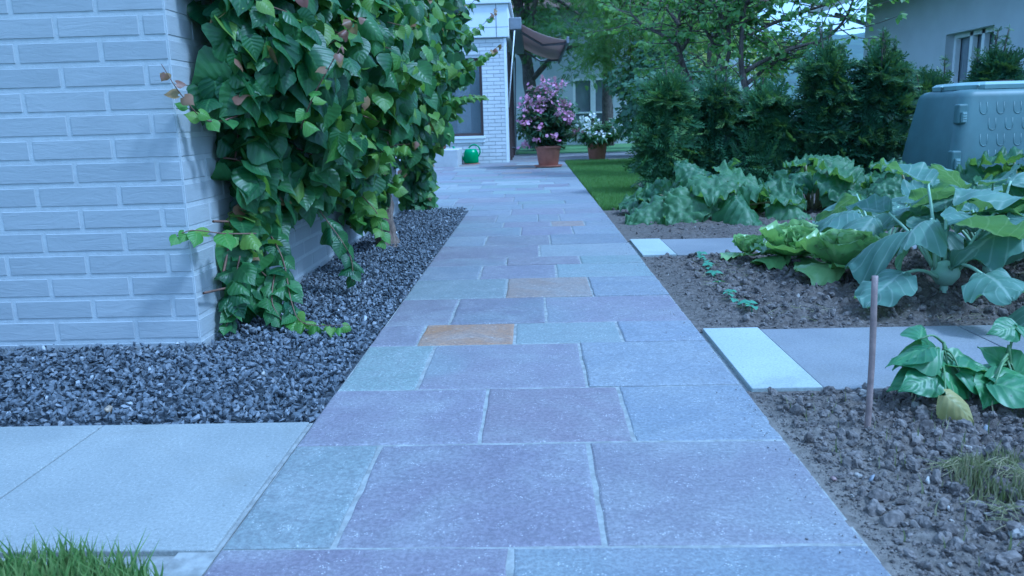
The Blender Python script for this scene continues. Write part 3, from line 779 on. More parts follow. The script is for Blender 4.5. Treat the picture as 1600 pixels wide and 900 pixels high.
# watering can
wc = thing('watering_can', 'green plastic watering can in front of the far brick wall', 'watering can', (-1.15, 14.75, 0)); wc.scale = (1.2, 1.2, 1.2)
M_GREEN = plain('green_plastic', (.02, .22, .06), .35, .1, 8, .02)
g = Geo(); lathe(g, [(0, .01), (.10, .01), (.115, .03), (.11, .17), (.085, .22), (.07, .225), (.062, .22), (.06, .2), (0, .19)], 24); g.build('body', M_GREEN, wc, True)
g = Geo(); th = np.linspace(-.5, 3.2, 20); tube(g, np.stack([.05 + .09 * np.cos(th - .6), 0 * th, .19 + .10 * np.sin(th - .6)], 1), .011, 8); g.build('handle', M_GREEN, wc, True)
g = Geo(); tube(g, spline([[-.09, 0, .06], [-.2, 0, .16], [-.27, 0, .27]], 10), np.linspace(.025, .016, 10), 10); g.build('spout', M_GREEN, wc, True)
g = Geo(); lathe(g, [(0, .0), (.13, .0), (.13, .012), (0, .012)], 20); g.build('base', M_TERRA, wc)

# potted oleanders
def pot(px, py, h, r1, lab, group, square=False):
    c = G(px, py); t = thing('flower_pot', lab, 'flower pot', c, 0, group)
    z0 = .0
    g = Geo(); lathe(g, [(0, z0 + .012), (r1 * .74, z0 + .012), (r1 * .78, z0 + .02), (r1 * .97, h * .86), (r1 * .98, h * .87), (r1 * 1.05, h * .875), (r1 * 1.06, h), (r1 * .97, h), (r1 * .95, h * .9), (0, h * .88)], 36); g.build('body', M_TERRA, t, True)
    g = Geo(); lathe(g, [(0, h * .885), (r1 * .94, h * .885), (0, h * .9)], 20); g.build('potting_soil', M_SOIL, t)
    return c


OL = [blade(LANCE, 4, 1, .3, .12, seed=1), blade(LANCE, 4, 1, .3, .3, seed=2)]
PETAL = []
def flower_T(s):
    g_ = []; f_ = []; c_ = []
    for a in range(5):
        th = a * 1.2566 + s * .2; v, f, c = blade([.1, .3, .42, .4, .2], 3, 1, .1, -.25)
        Rm = np.array([[math.cos(th), -math.sin(th), 0], [math.sin(th), math.cos(th), 0], [0, 0, 1]]); g_.append(v @ Rm.T); f_.append(f[0] + a * len(v)); c_.append(c)
    return np.concatenate(g_), [np.concatenate(f_)], np.concatenate(c_)
FLW = [flower_T(0), flower_T(1)]


def oleander(c, base, H, Wd, nst, ncl, mats, seed, lab, topclusters, cat='oleander'):
    t = thing('oleander', lab, cat, (c[0], c[1], base)); r = rng(seed); gs, gl, gf = Geo(), Geo(), Geo(); tips = []
    for a in range(nst):
        th = r.random() * 6.283; q = r.random() ** .6; e = np.array([math.cos(th) * Wd * q, math.sin(th) * Wd * q, H * (.55 + .45 * r.random()) * (1 - .45 * q * q)])
        if r.random() < .3: e[2] *= .55
        p = spline([[math.cos(th) * .05, math.sin(th) * .05, -.05], e * [.35, .35, .5], e], 14); tube(gs, p, np.linspace(.009, .004, 14), 5)
        n = 62; i = r.integers(3, 14, n); pos = p[i] + r.normal(size=(n, 3)) * .012
        d = unit(p[np.minimum(i + 1, 13)] - p[i - 1]); s_ = unit(r.normal(size=(n, 3)) * [1, 1, .35]); tip = unit(s_ * .9 + d * .55 + [0, 0, -.05])
        nr = unit(np.array([0, -.2, 1]) + r.normal(size=(n, 3)) * .35)
        put_leaves(gl, pos, nr, tip, .12 + .06 * r.random(n), r.random(n), r, OL)
        tips.append(p[-1])
    tips = np.array(tips); order = np.argsort(-(tips[:, 2] * .5 - tips[:, 1] * 1.0 + r.random(len(tips)) * .8))[:ncl]
    pts = [tips[o] + [0, -.02, .03] for o in order] + [np.array(q) for q in topclusters]
    for q in pts:
        n = int(r.integers(6, 18)); u_ = unit(r.normal(size=(n, 3)) + [0, -.4, .5]); pos = q + r.normal(size=(n, 3)) * [.042, .042, .035]
        put_leaves(gf, pos, u_, unit(r.normal(size=(n, 3))), .022 + .012 * r.random(n), r.random(n), r, FLW)
    gs.build('stems', M_TWIG, t, True); gl.build('foliage', mats[0], t, True); gf.build('flowers', mats[1], t, True)
    return t


M_OLE = leafmat('oleander_leaf', (.022, .055, .028), (.06, .11, .05), (.15, .2, .1), .2, .45, 0, .4)
M_PINK = leafmat('pink_petal', (.50, .17, .36), (.72, .42, .60), None, .25, .6, nscale=60)
M_WPET = leafmat('white_petal', (.72, .74, .70), (.8, .8, .78), None, .2, .6, nscale=60)
c = pot(857, 261, .34, .20, 'larger round terracotta pot standing on a saucer on the patio', 'terracotta pots')
g = Geo(); lathe(g, [(0, .0), (.2, .0), (.235, .035), (.225, .035), (.19, .012), (0, .011)], 32); sc = g.build('plant_saucer', M_TERRA, None, True); sc.location = c; tag(sc, 'round terracotta saucer under the pink oleander pot', 'saucer')
oleander(c, .32, 1.02, .46, 64, 40, (M_OLE, M_PINK), 12, 'tall potted oleander bush covered with pink flowers', [(.24, -.05, .98), (-.06, -.05, 1.08), (-.38, 0, .06), (.1, -.4, .16), (-.2, -.36, .1)])
c = pot(933, 250, .32, .19, 'smaller plain terracotta pot farther back at the lawn corner', 'terracotta pots')
oleander(c, .30, .50, .46, 44, 26, (leafmat('pale_oleander_leaf', (.045, .11, .035), (.09, .17, .06), (.2, .28, .14), .25, .45, 0, .4), M_WPET), 15, 'low potted oleander bush with white flowers', [])

# ------------------------------------------------------------------ lawns
def blades(g, x, y, z, h, w, r, m=0):
    T = [blade([.5, .46, .4, .3, .16, .01], 3, 1, .3, c_, seed=1) for c_ in (.25, .6, 1.0)]
    k = len(x); th = r.random(k) * 6.283; lean = .15 + .5 * r.random(k)
    d = unit(np.stack([np.cos(th) * lean, np.sin(th) * lean, np.ones(k)], 1)); n = unit(np.stack([np.cos(th), np.sin(th), -lean], 1)) * -1
    F = frames(d, -n); wh = r.integers(0, 3, k)
    for a in range(3):
        q = wh == a; g.scat(T[a], np.stack([x, y, z], 1)[q], F[q], np.stack([w[q], h[q], h[q] * .8], 1), r.random(q.sum()), m)


struct(sheet('lawn_soil', -2.6, -.64, .3, 1.25, .05, lambda x, y: -.02 + 0 * x, M_SOIL))
r = rng(61); g = Geo(); k = 34000; x = -2.0 + 1.38 * r.random(k); y = .75 + .56 * r.random(k)
edge = 1.245 - .03 * fbm(x, x * 0, 6, 2, 4) + .0 * x; ok = (y < edge - .02 - np.clip((x + .80) * .7, 0, 1) * .28) & (x < -.635); x, y = x[ok], y[ok]; k = len(x)
blades(g, x, y, np.full(k, -.02), 0.022 + .060 * r.random(k) ** 1.5, .0011 + .0010 * r.random(k), r)
tag(g.build('grass', M_GRASS), 'tuft of long green grass in the corner beside the concrete paving', 'grass', kind='stuff')
struct(sheet('lawn', .58, 7.5, 6.62, 15.0, .2, lambda x, y: -.03 + 0 * x - np.where((x > 1.1) & (y < 9.3), .05, 0), plain('turf', (.09, .17, .05), .95, .3, 6, .5)))
struct(sheet('lawn', -.4, 9, 18.72, 30, 1., lambda x, y: -.02 + 0 * x, plain('far_turf', (.10, .19, .06), .95, .3, 6, .5)))
g = Geo(); k = 46000; y = 6.55 + 8.4 * r.random(k) ** 1.35; x = .575 + (.55 + .12 * (y - 6.5)) * r.random(k)
ok = (y > 6.75 + .2 * fbm(x, y, 4, 2, 2) - np.clip(1 - (x - .57) * 3, 0, .4) * .5); x, y = x[ok], y[ok]; k = len(x)
blades(g, x, y, np.full(k, -.03), .035 + .035 * r.random(k), .006 + .004 * r.random(k), r)
tag(g.build('grass', M_LAWN), 'mown green lawn strip between the path and the yew bushes', 'grass', kind='stuff')

# ------------------------------------------------------------------ far white house, neighbour house, hills
wh = thing('garden_house', 'pale house half hidden behind trees beyond the flower pots', 'house', (2.5, 27, 0))
g = Geo(); HY = 26.; ax, bx_, az, bz = 1.28, 2.55, .15, 2.05
for (x0, x1, z0, z1) in ((-1.5, ax, -.1, 4.2), (bx_, 7, -.1, 4.2), (ax, bx_, -.1, az), (ax, bx_, bz, 4.2)): box(g, x0, x1, HY, HY + .3, z0, z1)
box(g, -1.5, 7, HY + .31, 32, -.1, .0); box(g, -1.5, -1.2, HY + .31, 32, 0, 4.2); box(g, 6.7, 7, HY + .31, 32, 0, 4.2)
loc(g.build('wall', plain('shaded_render', (.46, .49, .50), .8, .05, 3, .1), wh), wh)  # tree shade is put into the darkened wall colour
g = Geo(); g.add([[-2, 25.3, 4.1], [7.5, 25.3, 4.1], [7.5, 32.5, 4.1], [-2, 32.5, 4.1], [-2, 29, 6.6], [7.5, 29, 6.6]], [np.array([[0, 1, 5, 4], [2, 3, 4, 5], [0, 3, 2, 1]]), np.array([[0, 4, 3], [1, 2, 5]])])
loc(g.build('roof', plain('roof_tile', (.16, .10, .08), .8, .2, 8, .3), wh), wh)
g = Geo(); m0 = (ax + bx_) / 2
for (x0, x1, z0, z1) in ((ax, ax + .08, az, bz), (bx_ - .08, bx_, az, bz), (m0 - .08, m0 + .08, az, bz), (ax + .08, m0 - .08, az, az + .1), (m0 + .08, bx_ - .08, az, az + .1), (ax + .08, m0 - .08, bz - .08, bz), (m0 + .08, bx_ - .08, bz - .08, bz), (ax + .08, m0 - .08, .95, 1.0), (m0 + .08, bx_ - .08, .95, 1.0)): box(g, x0, x1, HY + .02, HY + .1, z0, z1)
w_ = loc(g.build('window', M_WFRAME, wh), wh)
g = Geo(); box(g, ax + .05, bx_ - .05, HY + .12, HY + .14, az, bz); g.build('pane', M_GLASS, w_)

nb = thing('neighbour_house', 'grey rendered house with a white window behind the compost bin', 'house', (9, 12, 0))
M_REND = plain('grey_render', (.46, .48, .49), .9, .05, 2, .2, bscale=60)
NX, NY1 = 7.0, 17.65; wy0, wy1, wz0, wz1 = 12.78, 14.22, 1.02, 1.98
g = Geo()
for (y0, y1, z0, z1) in ((4, wy0, -.1, 3.2), (wy1, NY1, -.1, 3.2), (wy0, wy1, -.1, wz0), (wy0, wy1, wz1, 3.2)): box(g, NX, NX + .35, y0, y1, z0, z1)
box(g, NX + .36, 13, NY1 - .3, NY1, -.1, 3.2); box(g, NX + .36, 13, 4, 4.3, -.1, 3.2); box(g, 12.7, 13, 4.31, NY1 - .31, -.1, 3.2)
loc(g.build('wall', M_REND, nb), nb)
g = Geo(); g.add([[6.1, 3.4, 2.82], [6.1, 18.6, 2.82], [10, 18.6, 5.0], [10, 3.4, 5.0], [13.9, 18.6, 2.82], [13.9, 3.4, 2.82], [6.1, 3.4, 2.98], [6.1, 18.6, 2.98], [10, 18.6, 5.16], [10, 3.4, 5.16], [13.9, 18.6, 2.98], [13.9, 3.4, 2.98]],
    np.array([[0, 1, 2, 3], [3, 2, 4, 5], [6, 9, 8, 7], [9, 11, 10, 8], [0, 6, 7, 1], [1, 7, 8, 2], [2, 8, 10, 4], [4, 10, 11, 5], [3, 9, 6, 0], [5, 11, 9, 3]])); loc(g.build('roof', plain('eave_board', (.50, .50, .46), .8, .1, 6, .1), nb), nb)
g = Geo(); tube(g, [[NX + .1, NY1 + .05, 2.53], [6.6, 18.3, 2.84]], .045, 6); loc(g.build('roof_strut', M_GREYMET, nb), nb)
g = Geo()
for (y0, y1, z0, z1) in ((wy0, wy0 + .07, wz0, wz1), (wy1 - .07, wy1, wz0, wz1), (wy0 + .5, wy0 + .59, wz0, wz1), (wy1 - .59, wy1 - .50, wz0, wz1), (wy0 + .07, wy1 - .07, wz0, wz0 + .06), (wy0 + .07, wy1 - .07, wz1 - .07, wz1)): box(g, NX + .14, NX + .22, y0, y1, z0 + (.002 if y1 - y0 < .2 else 0), z1 - (.002 if y1 - y0 < .2 else 0))
w_ = loc(g.build('window', M_WFRAME, nb), nb)
g = Geo(); box(g, NX + .24, NX + .25, wy0 + .03, wy1 - .03, wz0, wz1); g.build('pane', M_GLASS, w_)
g = Geo(); box(g, NX - .04, NX + .15, wy0 - .03, wy1 + .03, wz0 - .05, wz0 - .003); g.build('sill', M_WHITE, w_)

g = Geo(); n = 160                                       # forested hill ridge
xs = np.linspace(-1600, 2600, n); ys = np.linspace(900, 2000, 40); X, Y = np.meshgrid(xs, ys, indexing='ij')
Z = np.clip((Y - 900) / 700, 0, 1) ** .8 * (165 + 40 * (fbm(X, X * 0 + 3, .0014, 3, 6) - .5)) + 14 * (fbm(X, Y, .02, 3, 3) - .5) - 12
i = np.arange(n - 1)[:, None] * 40; j = np.arange(39)[None]
g.add(np.stack([X, Y, Z], -1).reshape(-1, 3), np.stack([i + j, i + 40 + j, i + 41 + j, i + j + 1], -1).reshape(-1, 4))
struct(g.build('hills', plain('forest_hill', (.045, .075, .04), .95, .4, .02, .0), None, True))

hz, hnt, hp, ho = newmat('haze'); hnt.nodes.remove(hp); pv = hnt.nodes.new('ShaderNodeVolumePrincipled')
pv.inputs['Color'].default_value = (.42, .64, 1, 1); pv.inputs['Density'].default_value = 1.1e-4; pv.inputs['Anisotropy'].default_value = .2; hnt.links.new(pv.outputs[0], ho.inputs['Volume'])
g = Geo(); box(g, -1700, 2700, -60, 2100, -95, 300); o = g.build('haze', hz); o['kind'] = 'stuff'

# ------------------------------------------------------------------ trees, shrubs
def spray_T(n, seed, w=.1, l=.42, flat=.25):              # feathery twig of needles or leaflets
    r = rng(seed); v, f, c = [], [], []; k = 0
    for a in range(n):
        t = .08 + .9 * a / n
        for s in (-1, 1):
            ll = l * (1 - .6 * t) * r.uniform(.8, 1.15); b = np.array([0, t, -.18 * t * t]); d = unit(np.array([s * .85, .62, r.normal() * flat])) * ll
            wv = np.array([-.3 * s, .8, .2]) * w * .5
            v += [b - wv * .4, b + d * .55 + wv, b + d, b + d * .5 - wv]; f.append([k, k + 1, k + 2, k + 3] if s > 0 else [k + 3, k + 2, k + 1, k]); c += [[0, .5, t]] * 4; k += 4
    v += [[-.012, 0, 0], [.012, 0, 0], [.004, 1, -.18], [-.004, 1, -.18]]; f.append([k, k + 1, k + 2, k + 3]); c += [[0, 0, 0]] * 4
    return np.array(v, float), [np.array(f)], np.array(c, float)


YEWT = [spray_T(9, s, .10, .30) for s in range(3)]
M_YEW = leafmat('yew_needle', (.024, .070, .036), (.085, .165, .065), None, .15, .5, tip=(.20, .30, .08))
M_YEW2 = leafmat('yew_soft_needle', (.034, .095, .042), (.11, .20, .07), None, .2, .5, tip=(.24, .36, .10))


def yew(x, y, H, Wd, seed, lab, mat, cnt=2600, spires=5, open_=.0):
    t = thing('yew_bush', lab, 'bush', (x, y, 0), 0, 'yew bushes along the bed'); r = rng(seed); gl, gs = Geo(), Geo()
    z = H * .80 * r.random(cnt) ** .85; th = r.random(cnt) * 6.283; rw = Wd * (np.interp(z / H, [0, .12, .35, .55, .70, .80], [.9, 1.05, 1, .66, .36, .12])) * (.45 + 1.1 * fbm(np.cos(th) * 1.2 + 4, z * 5 + np.sin(th), 2, 2, seed))
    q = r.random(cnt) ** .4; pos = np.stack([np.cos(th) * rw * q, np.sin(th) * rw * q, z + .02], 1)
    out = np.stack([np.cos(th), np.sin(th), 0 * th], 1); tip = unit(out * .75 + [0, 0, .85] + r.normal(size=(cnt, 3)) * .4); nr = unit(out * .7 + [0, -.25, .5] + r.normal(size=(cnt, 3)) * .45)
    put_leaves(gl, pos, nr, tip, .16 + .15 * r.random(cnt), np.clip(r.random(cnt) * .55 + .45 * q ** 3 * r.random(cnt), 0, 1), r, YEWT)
    for a in range(spires):                              # upright leading shoots
        b = np.array([r.normal() * Wd * .26, r.normal() * Wd * .26, H * .58]); e = b + [r.normal() * .05, r.normal() * .05, H * (.28 + .24 * r.random())]
        p = spline([b, (b + e) / 2 + r.normal(size=3) * .015, e], 10); tube(gs, p, np.linspace(.010, .006, 10), 5)
        n = 90; i = r.integers(1, 10, n); fz = i / 9.; s_ = unit(r.normal(size=(n, 3)) * [1, 1, .2] + [0, 0, .5 + .6 * 0])
        put_leaves(gl, p[i] + r.normal(size=(n, 3)) * .006, unit(r.normal(size=(n, 3))), s_, .055 + .09 * (1 - fz) * r.random(n), r.random(n), r, YEWT)
    for a in range(int(34 + 10 * open_)):                  # arching side branches sticking out
        th_ = r.random() * 6.283; z0 = H * r.uniform(.2, .72); o = np.array([math.cos(th_), math.sin(th_), 0]); L = .21 * r.uniform(.8, 1.35)
        p = spline([[0, 0, z0], o * L * .6 + [0, 0, z0 + .16], o * L + [0, 0, z0 + .15]], 10); tube(gs, p, np.linspace(.006, .002, 10), 4)
        n = 36; i = r.integers(3, 10, n); d = unit(p[np.minimum(i + 1, 9)] - p[i - 1]); sd = np.cross(d, [0, 0, 1]) * r.choice([-1, 1], (n, 1))
        put_leaves(gl, p[i], unit(np.array([0, -.3, 1]) + r.normal(size=(n, 3)) * .2), unit(d * .8 + sd * .7), .08 + .06 * r.random(n), .3 + .7 * r.random(n), r, YEWT)
    tube(gs, spline([[0, 0, -.05], [.02, .01, H * .4], [0, 0, H * .8]], 8), np.linspace(.03, .01, 8), 7)
    gs.build('branches', M_TBARK, t, True); gl.build('foliage', mat, t); return t


yew(1.31, 7.95, 1.16, .21, 101, 'dense dark yew bush at the lawn edge beside the path', M_YEW2, 1500, 4)
yew(1.79, 8.0, 1.12, .15, 102, 'narrow dark yew bush second from the lawn behind the rhubarb', M_YEW, 950, 4)
yew(2.25, 7.9, 1.02, .24, 103, 'wide loose yew bush with light green shoots in mid hedge', M_YEW2, 1300, 3, .8)
yew(2.76, 7.75, 1.42, .18, 104, 'tall yew bush with spiky upright tips against the blue hill', M_YEW, 1100, 9, .3)
yew(3.24, 7.7, 1.40, .19, 105, 'tall yew bush with spiky tips against the grey house left of the bin', M_YEW, 1000, 9, 1)
yew(4.08, 8.6, 1.15, .26, 106, 'small yew bush showing just over the left of the compost bin lid', M_YEW, 1300, 4, 1)
yew(4.80, 8.6, 1.42, .30, 107, 'yew bush with long stray twigs behind the compost bin at the frame edge', M_YEW, 1500, 6, 1)

LT = [blade(OVAL, 3, 1, .25, .15, seed=1), blade(OVAL, 3, 1, .1, .3, seed=2)]
PINN = [spray_T(7, s, .16, .34, .15) for s in range(3)]


def crown_clumps(gl, clumps, per, size, r, T, spread=.5, tipdown=-.3, rp=1.0):
    for c_, rad in clumps:
        n = int(per * (rad / .5) ** 2); u = unit(r.normal(size=(n, 3))) * (r.random((n, 1)) ** .45); pos = np.asarray(c_) + u * rad * [1, 1, .75]
        nr = unit(u * .6 + [0, -.25, .8] + r.normal(size=(n, 3)) * .45); tip = unit(u + [0, 0, tipdown] + r.normal(size=(n, 3)) * .5)
        put_leaves(gl, pos, nr, tip, size * (.7 + .6 * r.random(n)), np.clip(r.random(n) ** rp, 0, 1), r, T)


def tree(name, lab, cat, base, top, rad, crown, clump_n, clump_r, per, size, T, mat, seed, limbs=7, group=None, lo=0., lean=(0, 0), tipdown=-.3):
    """crown = (centre xyz, radii xyz) relative to the world"""
    r = rng(seed); base = np.array(base, float); t = thing(name, lab, cat, base, 0, group); gt, gl = Geo(), Geo()
    cc, cr = np.array(crown[0], float) - base, np.array(crown[1], float); H = top
    tr = spline([[0, 0, -.1], [lean[0] * .4, lean[1] * .4, H * .45], [lean[0], lean[1], H]], 14); tube(gt, tr, np.linspace(rad, rad * .45, 14), 9, jit=.12, seed=seed)
    cl = []
    for a in range(clump_n):
        u = unit(r.normal(size=3)) * (r.random() ** .35); q = cc + u * cr
        if q[2] < lo: q[2] = lo + r.random() * .3
        cl.append((q, clump_r * r.uniform(.6, 1.25)))
    for a in range(limbs):
        q = cl[a * max(1, len(cl) // limbs) % len(cl)][0]; s = tr[r.integers(6, 14)]
        p = spline([s, (s + q) / 2 + [0, 0, .15 * np.linalg.norm(q - s)], q], 10); tube(gt, p, np.linspace(rad * .4, rad * .08, 10), 6, jit=.1)
        for b in range(4):
            q2 = cl[r.integers(len(cl))][0]; s2 = p[r.integers(4, 10)]
            if np.linalg.norm(q2 - s2) < max(cr) * .9: tube(gt, spline([s2, (s2 + q2) / 2 + [0, 0, .05], q2], 7), np.linspace(rad * .14, rad * .04, 7), 5, cap=False)
    crown_clumps(gl, cl, per, size, r, T, tipdown=tipdown)
    gt.build('trunk', M_TBARK, t, True); gl.build('crown', mat, t); return t


M_DK = leafmat('dark_tree_leaf', (.055, .12, .045), (.14, .25, .075), None, .42, .5, tip=(.14, .22, .04))
M_LT = leafmat('light_tree_leaf', (.11, .20, .06), (.22, .34, .09), None, .48, .5, tip=(.20, .28, .06))
M_YL = leafmat('yellow_tree_leaf', (.22, .30, .05), (.45, .48, .12), None, .35, .5)
M_MAG = leafmat('magnolia_leaf', (.10, .19, .065), (.19, .31, .09), (.2, .3, .1), .5, .4)
M_SHR = leafmat('shrub_leaf', (.035, .085, .045), (.085, .16, .07), None, .2, .5)
tree('shade_tree', 'big dark tree rising behind the awning and the patio house', 'tree', (.1, 23.5, 0), 4.5, .24, ((-.1, 22.9, 4.5), (3.2, 1.6, 2.9)), 62, .6, 75, .2, PINN, M_DK, 201, 8, None, 1.9, (-.5, 0))
tree('locust_tree', 'light green feathery tree overhanging the lawn beyond the white flowers', 'tree', (3.4, 18.5, 0), 3.2, .14, ((2.3, 18.2, 3.4), (1.45, 1.3, 2.0)), 66, .46, 120, .17, PINN, M_LT, 202, 8, None, 1.2, (-.6, 0))
tree('locust_tree', 'tall dark tree standing behind the light green feathery one', 'tree', (2.2, 24.2, 0), 4., .2, ((2.6, 24.2, 4.9), (2.2, 1.2, 2.3)), 22, .6, 70, .2, PINN, M_DK, 203, 6, None, 2.9)
tree('garden_shrub', 'dark rounded shrub at the end of the lawn beside the yew', 'shrub', (2.35, 13.2, 0), 1.2, .06, ((2.3, 13.2, .95), (.78, .6, .85)), 40, .34, 260, .085, LT, M_SHR, 204, 5, None, .12)
tree('garden_shrub', 'bluish green shrub behind the rounded one under the feathery tree', 'shrub', (2.5, 16, 0), 1.5, .06, ((2.5, 16, 1.2), (.95, .6, .9)), 34, .4, 200, .1, LT, M_SHR, 205, 5, None, .2)
tree('garden_shrub', 'low dark shrub behind the pink oleander in front of the pale house', 'shrub', (.35, 21.5, 0), 1., .06, ((.35, 21.5, .75), (.75, .5, .7)), 30, .36, 220, .1, LT, M_SHR, 206, 5, None, .15)
tree('locust_tree', 'airy light green tree filling the gap behind the two magnolias', 'tree', (3.3, 15.5, 0), 2.2, .07, ((3.15, 15.5, 2.2), (1.15, .7, 1.1)), 34, .36, 110, .13, PINN, M_LT, 207, 6, None, 1.0)
for q, (x, y, z, w, lab) in enumerate(((3.2, 19, 2.1, 1.1, 'yellow green bush glowing behind the left magnolia stem'), (4.9, 19, 2.2, 1.2, 'yellow green bush glowing behind the right magnolia stems'), (4.0, 21, 2.6, .8, 'taller yellow bush between the two others far behind the magnolias'))):
    tree('golden_bush', lab, 'bush', (x, y, 0), z, .05, ((x, y, z), (w, .6, .75)), 22, .35, 170, .11, LT, M_YL, 210 + q, 4, 'yellow bushes behind the magnolias', .3)


def magnolia(lab, Y, limbs, seed, ntw=150):
    b = np.array([*at(limbs[0][0][0], limbs[0][0][1], Y)[:2], 0.]); t = thing('magnolia_tree', lab, 'tree', b, 0, 'magnolia trees behind the yews'); r = rng(seed); gt, gl = Geo(), Geo()
    sk = []
    for n_, L in enumerate(limbs):
        pts = [at(px, py, Y + dy) for px, py, dy in L]
        if n_ == 0: pts = [[*pts[0][:2], 0.]] + pts
        p = spline(np.array(pts) - b, 26); r0_ = .05 if n_ == 0 else .028; tube(gt, p, np.linspace(r0_, .011, 26), 7, jit=.12, seed=n_); sk.append(p)
    for a in range(ntw):
        p = sk[r.integers(len(sk))]; s = p[r.integers(8, 26)]; e = s + unit(r.normal(size=3) * [1, .8, .5] + [0, 0, .45]) * r.uniform(.25, .75)
        q = spline([s, (s + e) / 2 + r.normal(size=3) * .03, e], 7); tube(gt, q, np.linspace(.008, .003, 7), 4, cap=False)
        n = int(r.integers(9, 20)); i = np.minimum(6, 2 + (r.random(n) ** .5 * 5).astype(int)); u = unit(r.normal(size=(n, 3)))
        put_leaves(gl, q[i] + u * .02, unit(u * .4 + [0, -.2, .7] + r.normal(size=(n, 3)) * .3), unit(u + unit(e - s) * .6), .05 + .04 * r.random(n), r.random(n), r, LT)
    gt.build('trunk', M_TBARK, t, True); gl.build('crown', M_MAG, t, True)


magnolia('slender forked magnolia tree rising behind the first yew bushes', 10.6, [
    [(1082, 150, 0), (1070, 110, 0), (1062, 82, 0), (1058, 55, 0), (1062, 20, .1), (1066, -30, .2)], [(1064, 80, 0), (1076, 60, -.1), (1082, 30, 0), (1088, -20, 0)], [(1058, 70, 0), (1030, 52, .2), (1005, 40, .3), (985, 20, .4)],
    [(1062, 40, 0), (1040, 10, .2), (1020, -20, .2)]], 301, 85)
magnolia('taller spreading magnolia tree with a long right branch towards the grey house', 10.0, [
    [(1168, 160, 0), (1162, 125, 0), (1158, 90, 0), (1160, 40, 0), (1166, -10, 0), (1172, -60, 0)], [(1132, 112, .2), (1140, 75, .1), (1138, 38, .1), (1152, 10, 0), (1160, -30, 0)], [(1138, 40, .1), (1118, 12, .2), (1100, -15, .2)],
    [(1130, 110, .2), (1116, 72, .3), (1098, 40, .3), (1080, 10, .3)], [(1164, 112, 0), (1200, 92, -.1), (1240, 75, -.2), (1290, 60, -.2), (1320, 30, -.2), (1335, -5, -.3)], [(1160, 60, 0), (1200, 40, .2), (1250, 20, .2), (1300, 5, .2)],
    [(1168, 130, 0), (1195, 108, .3), (1225, 92, .3), (1255, 60, .4)], [(1166, 5, 0), (1210, -20, 0), (1260, -45, 0)]], 302, 230)

# ------------------------------------------------------------------ compost bin
cbn = thing('compost_bin', 'green plastic compost bin with latches behind the vegetables', 'compost bin', (3.67, 6.72, 0), R(2))
M_BIN = plain('bin_plastic', (.085, .140, .138), .5, .1, 5, .08)
M_BIN2 = plain('bin_lid_plastic', (.22, .31, .30), .45, .08, 6, .08)


def rrect(hx, hy, rd, n=8):
    p = []
    for cx, cy, a0 in ((hx - rd, hy - rd, 0), (-hx + rd, hy - rd, 90), (-hx + rd, -hy + rd, 180), (hx - rd, -hy + rd, 270)):
        for q in range(n): a = R(a0 + 90 * q / (n - 1)); p.append((cx + rd * math.cos(a), cy + rd * math.sin(a)))
    return np.array(p)


g = Geo(); lv = [(0, .50, .47, .09), (.02, .505, .475, .09), (.45, .455, .425, .09), (.82, .40, .37, .09), (.85, .39, .36, .09), (.872, .365, .335, .09), (.878, .34, .31, .08)]
ring = [np.concatenate([rrect(hx, hy, rd), np.full((32, 1), z)], 1) for z, hx, hy, rd in lv]; k = 32
g.add(np.concatenate(ring), [np.stack([np.arange(k) + a * k, (np.arange(k) + 1) % k + a * k, (np.arange(k) + 1) % k + (a + 1) * k, np.arange(k) + (a + 1) * k], 1) for a in range(len(lv) - 1)] + [(np.arange(k) + (len(lv) - 1) * k)[None]])
body = g.build('body', M_BIN, cbn, True)
g = Geo()                                                # raised U-shaped ribs on the front and side
def hxy(z): return np.interp(z, [0, .45, .82], [.50, .455, .40]), np.interp(z, [0, .45, .82], [.47, .425, .37])
for row, z in enumerate((.74, .62, .50, .38)):
    for col_ in range(5):
        cx = -.24 + .13 * col_ + (.065 if row % 2 else 0)
        if abs(cx) > .30: continue
        th = np.linspace(math.pi, 2 * math.pi, 9); u = np.stack([cx + .028 * np.cos(th), z - .02 + .030 * np.sin(th)], 1); u = np.concatenate([[[cx - .026, z + .04]], u, [[cx + .026, z + .04]]])
        tube(g, np.stack([u[:, 0], -(hxy(u[:, 1])[1]) + .002, u[:, 1]], 1), .0055, 6)
g.build('embossing', M_BIN, body, True)
g = Geo()
for z, hx, hy, rd in ((0, 0, 0, 0),):
    oc = lambda s, zz: np.array([[s * a, s * b * .92, zz] for a, b in ((1, .55), (.6, 1), (-.6, 1), (-1, .55), (-1, -.55), (-.6, -1), (.6, -1), (1, -.55))])
    g.add(np.concatenate([oc(.35, .880), oc(.355, .912), oc(.33, .932), oc(.29, .936)]), [np.stack([np.arange(8) + a * 8, (np.arange(8) + 1) % 8 + a * 8, (np.arange(8) + 1) % 8 + a * 8 + 8, np.arange(8) + a * 8 + 8], 1) for a in range(3)] + [(np.arange(8) + 24)[None]])
lid = g.build('lid', M_BIN2, cbn)
g = Geo(); box(g, -.07, .06, -.24, -.14, .937, .945); g.build('grip_slot', M_FRAME, lid)
for xx, yy, ro in ((-.25, -.30, 0), (-.36, .02, 0)):
    g = Geo(); tube(g, [[xx, yy, .87], [xx - .01, yy - .01, .905], [xx + .02, yy + .02, .915]], .012, 7); g.build('clip', M_BIN2, cbn, True)
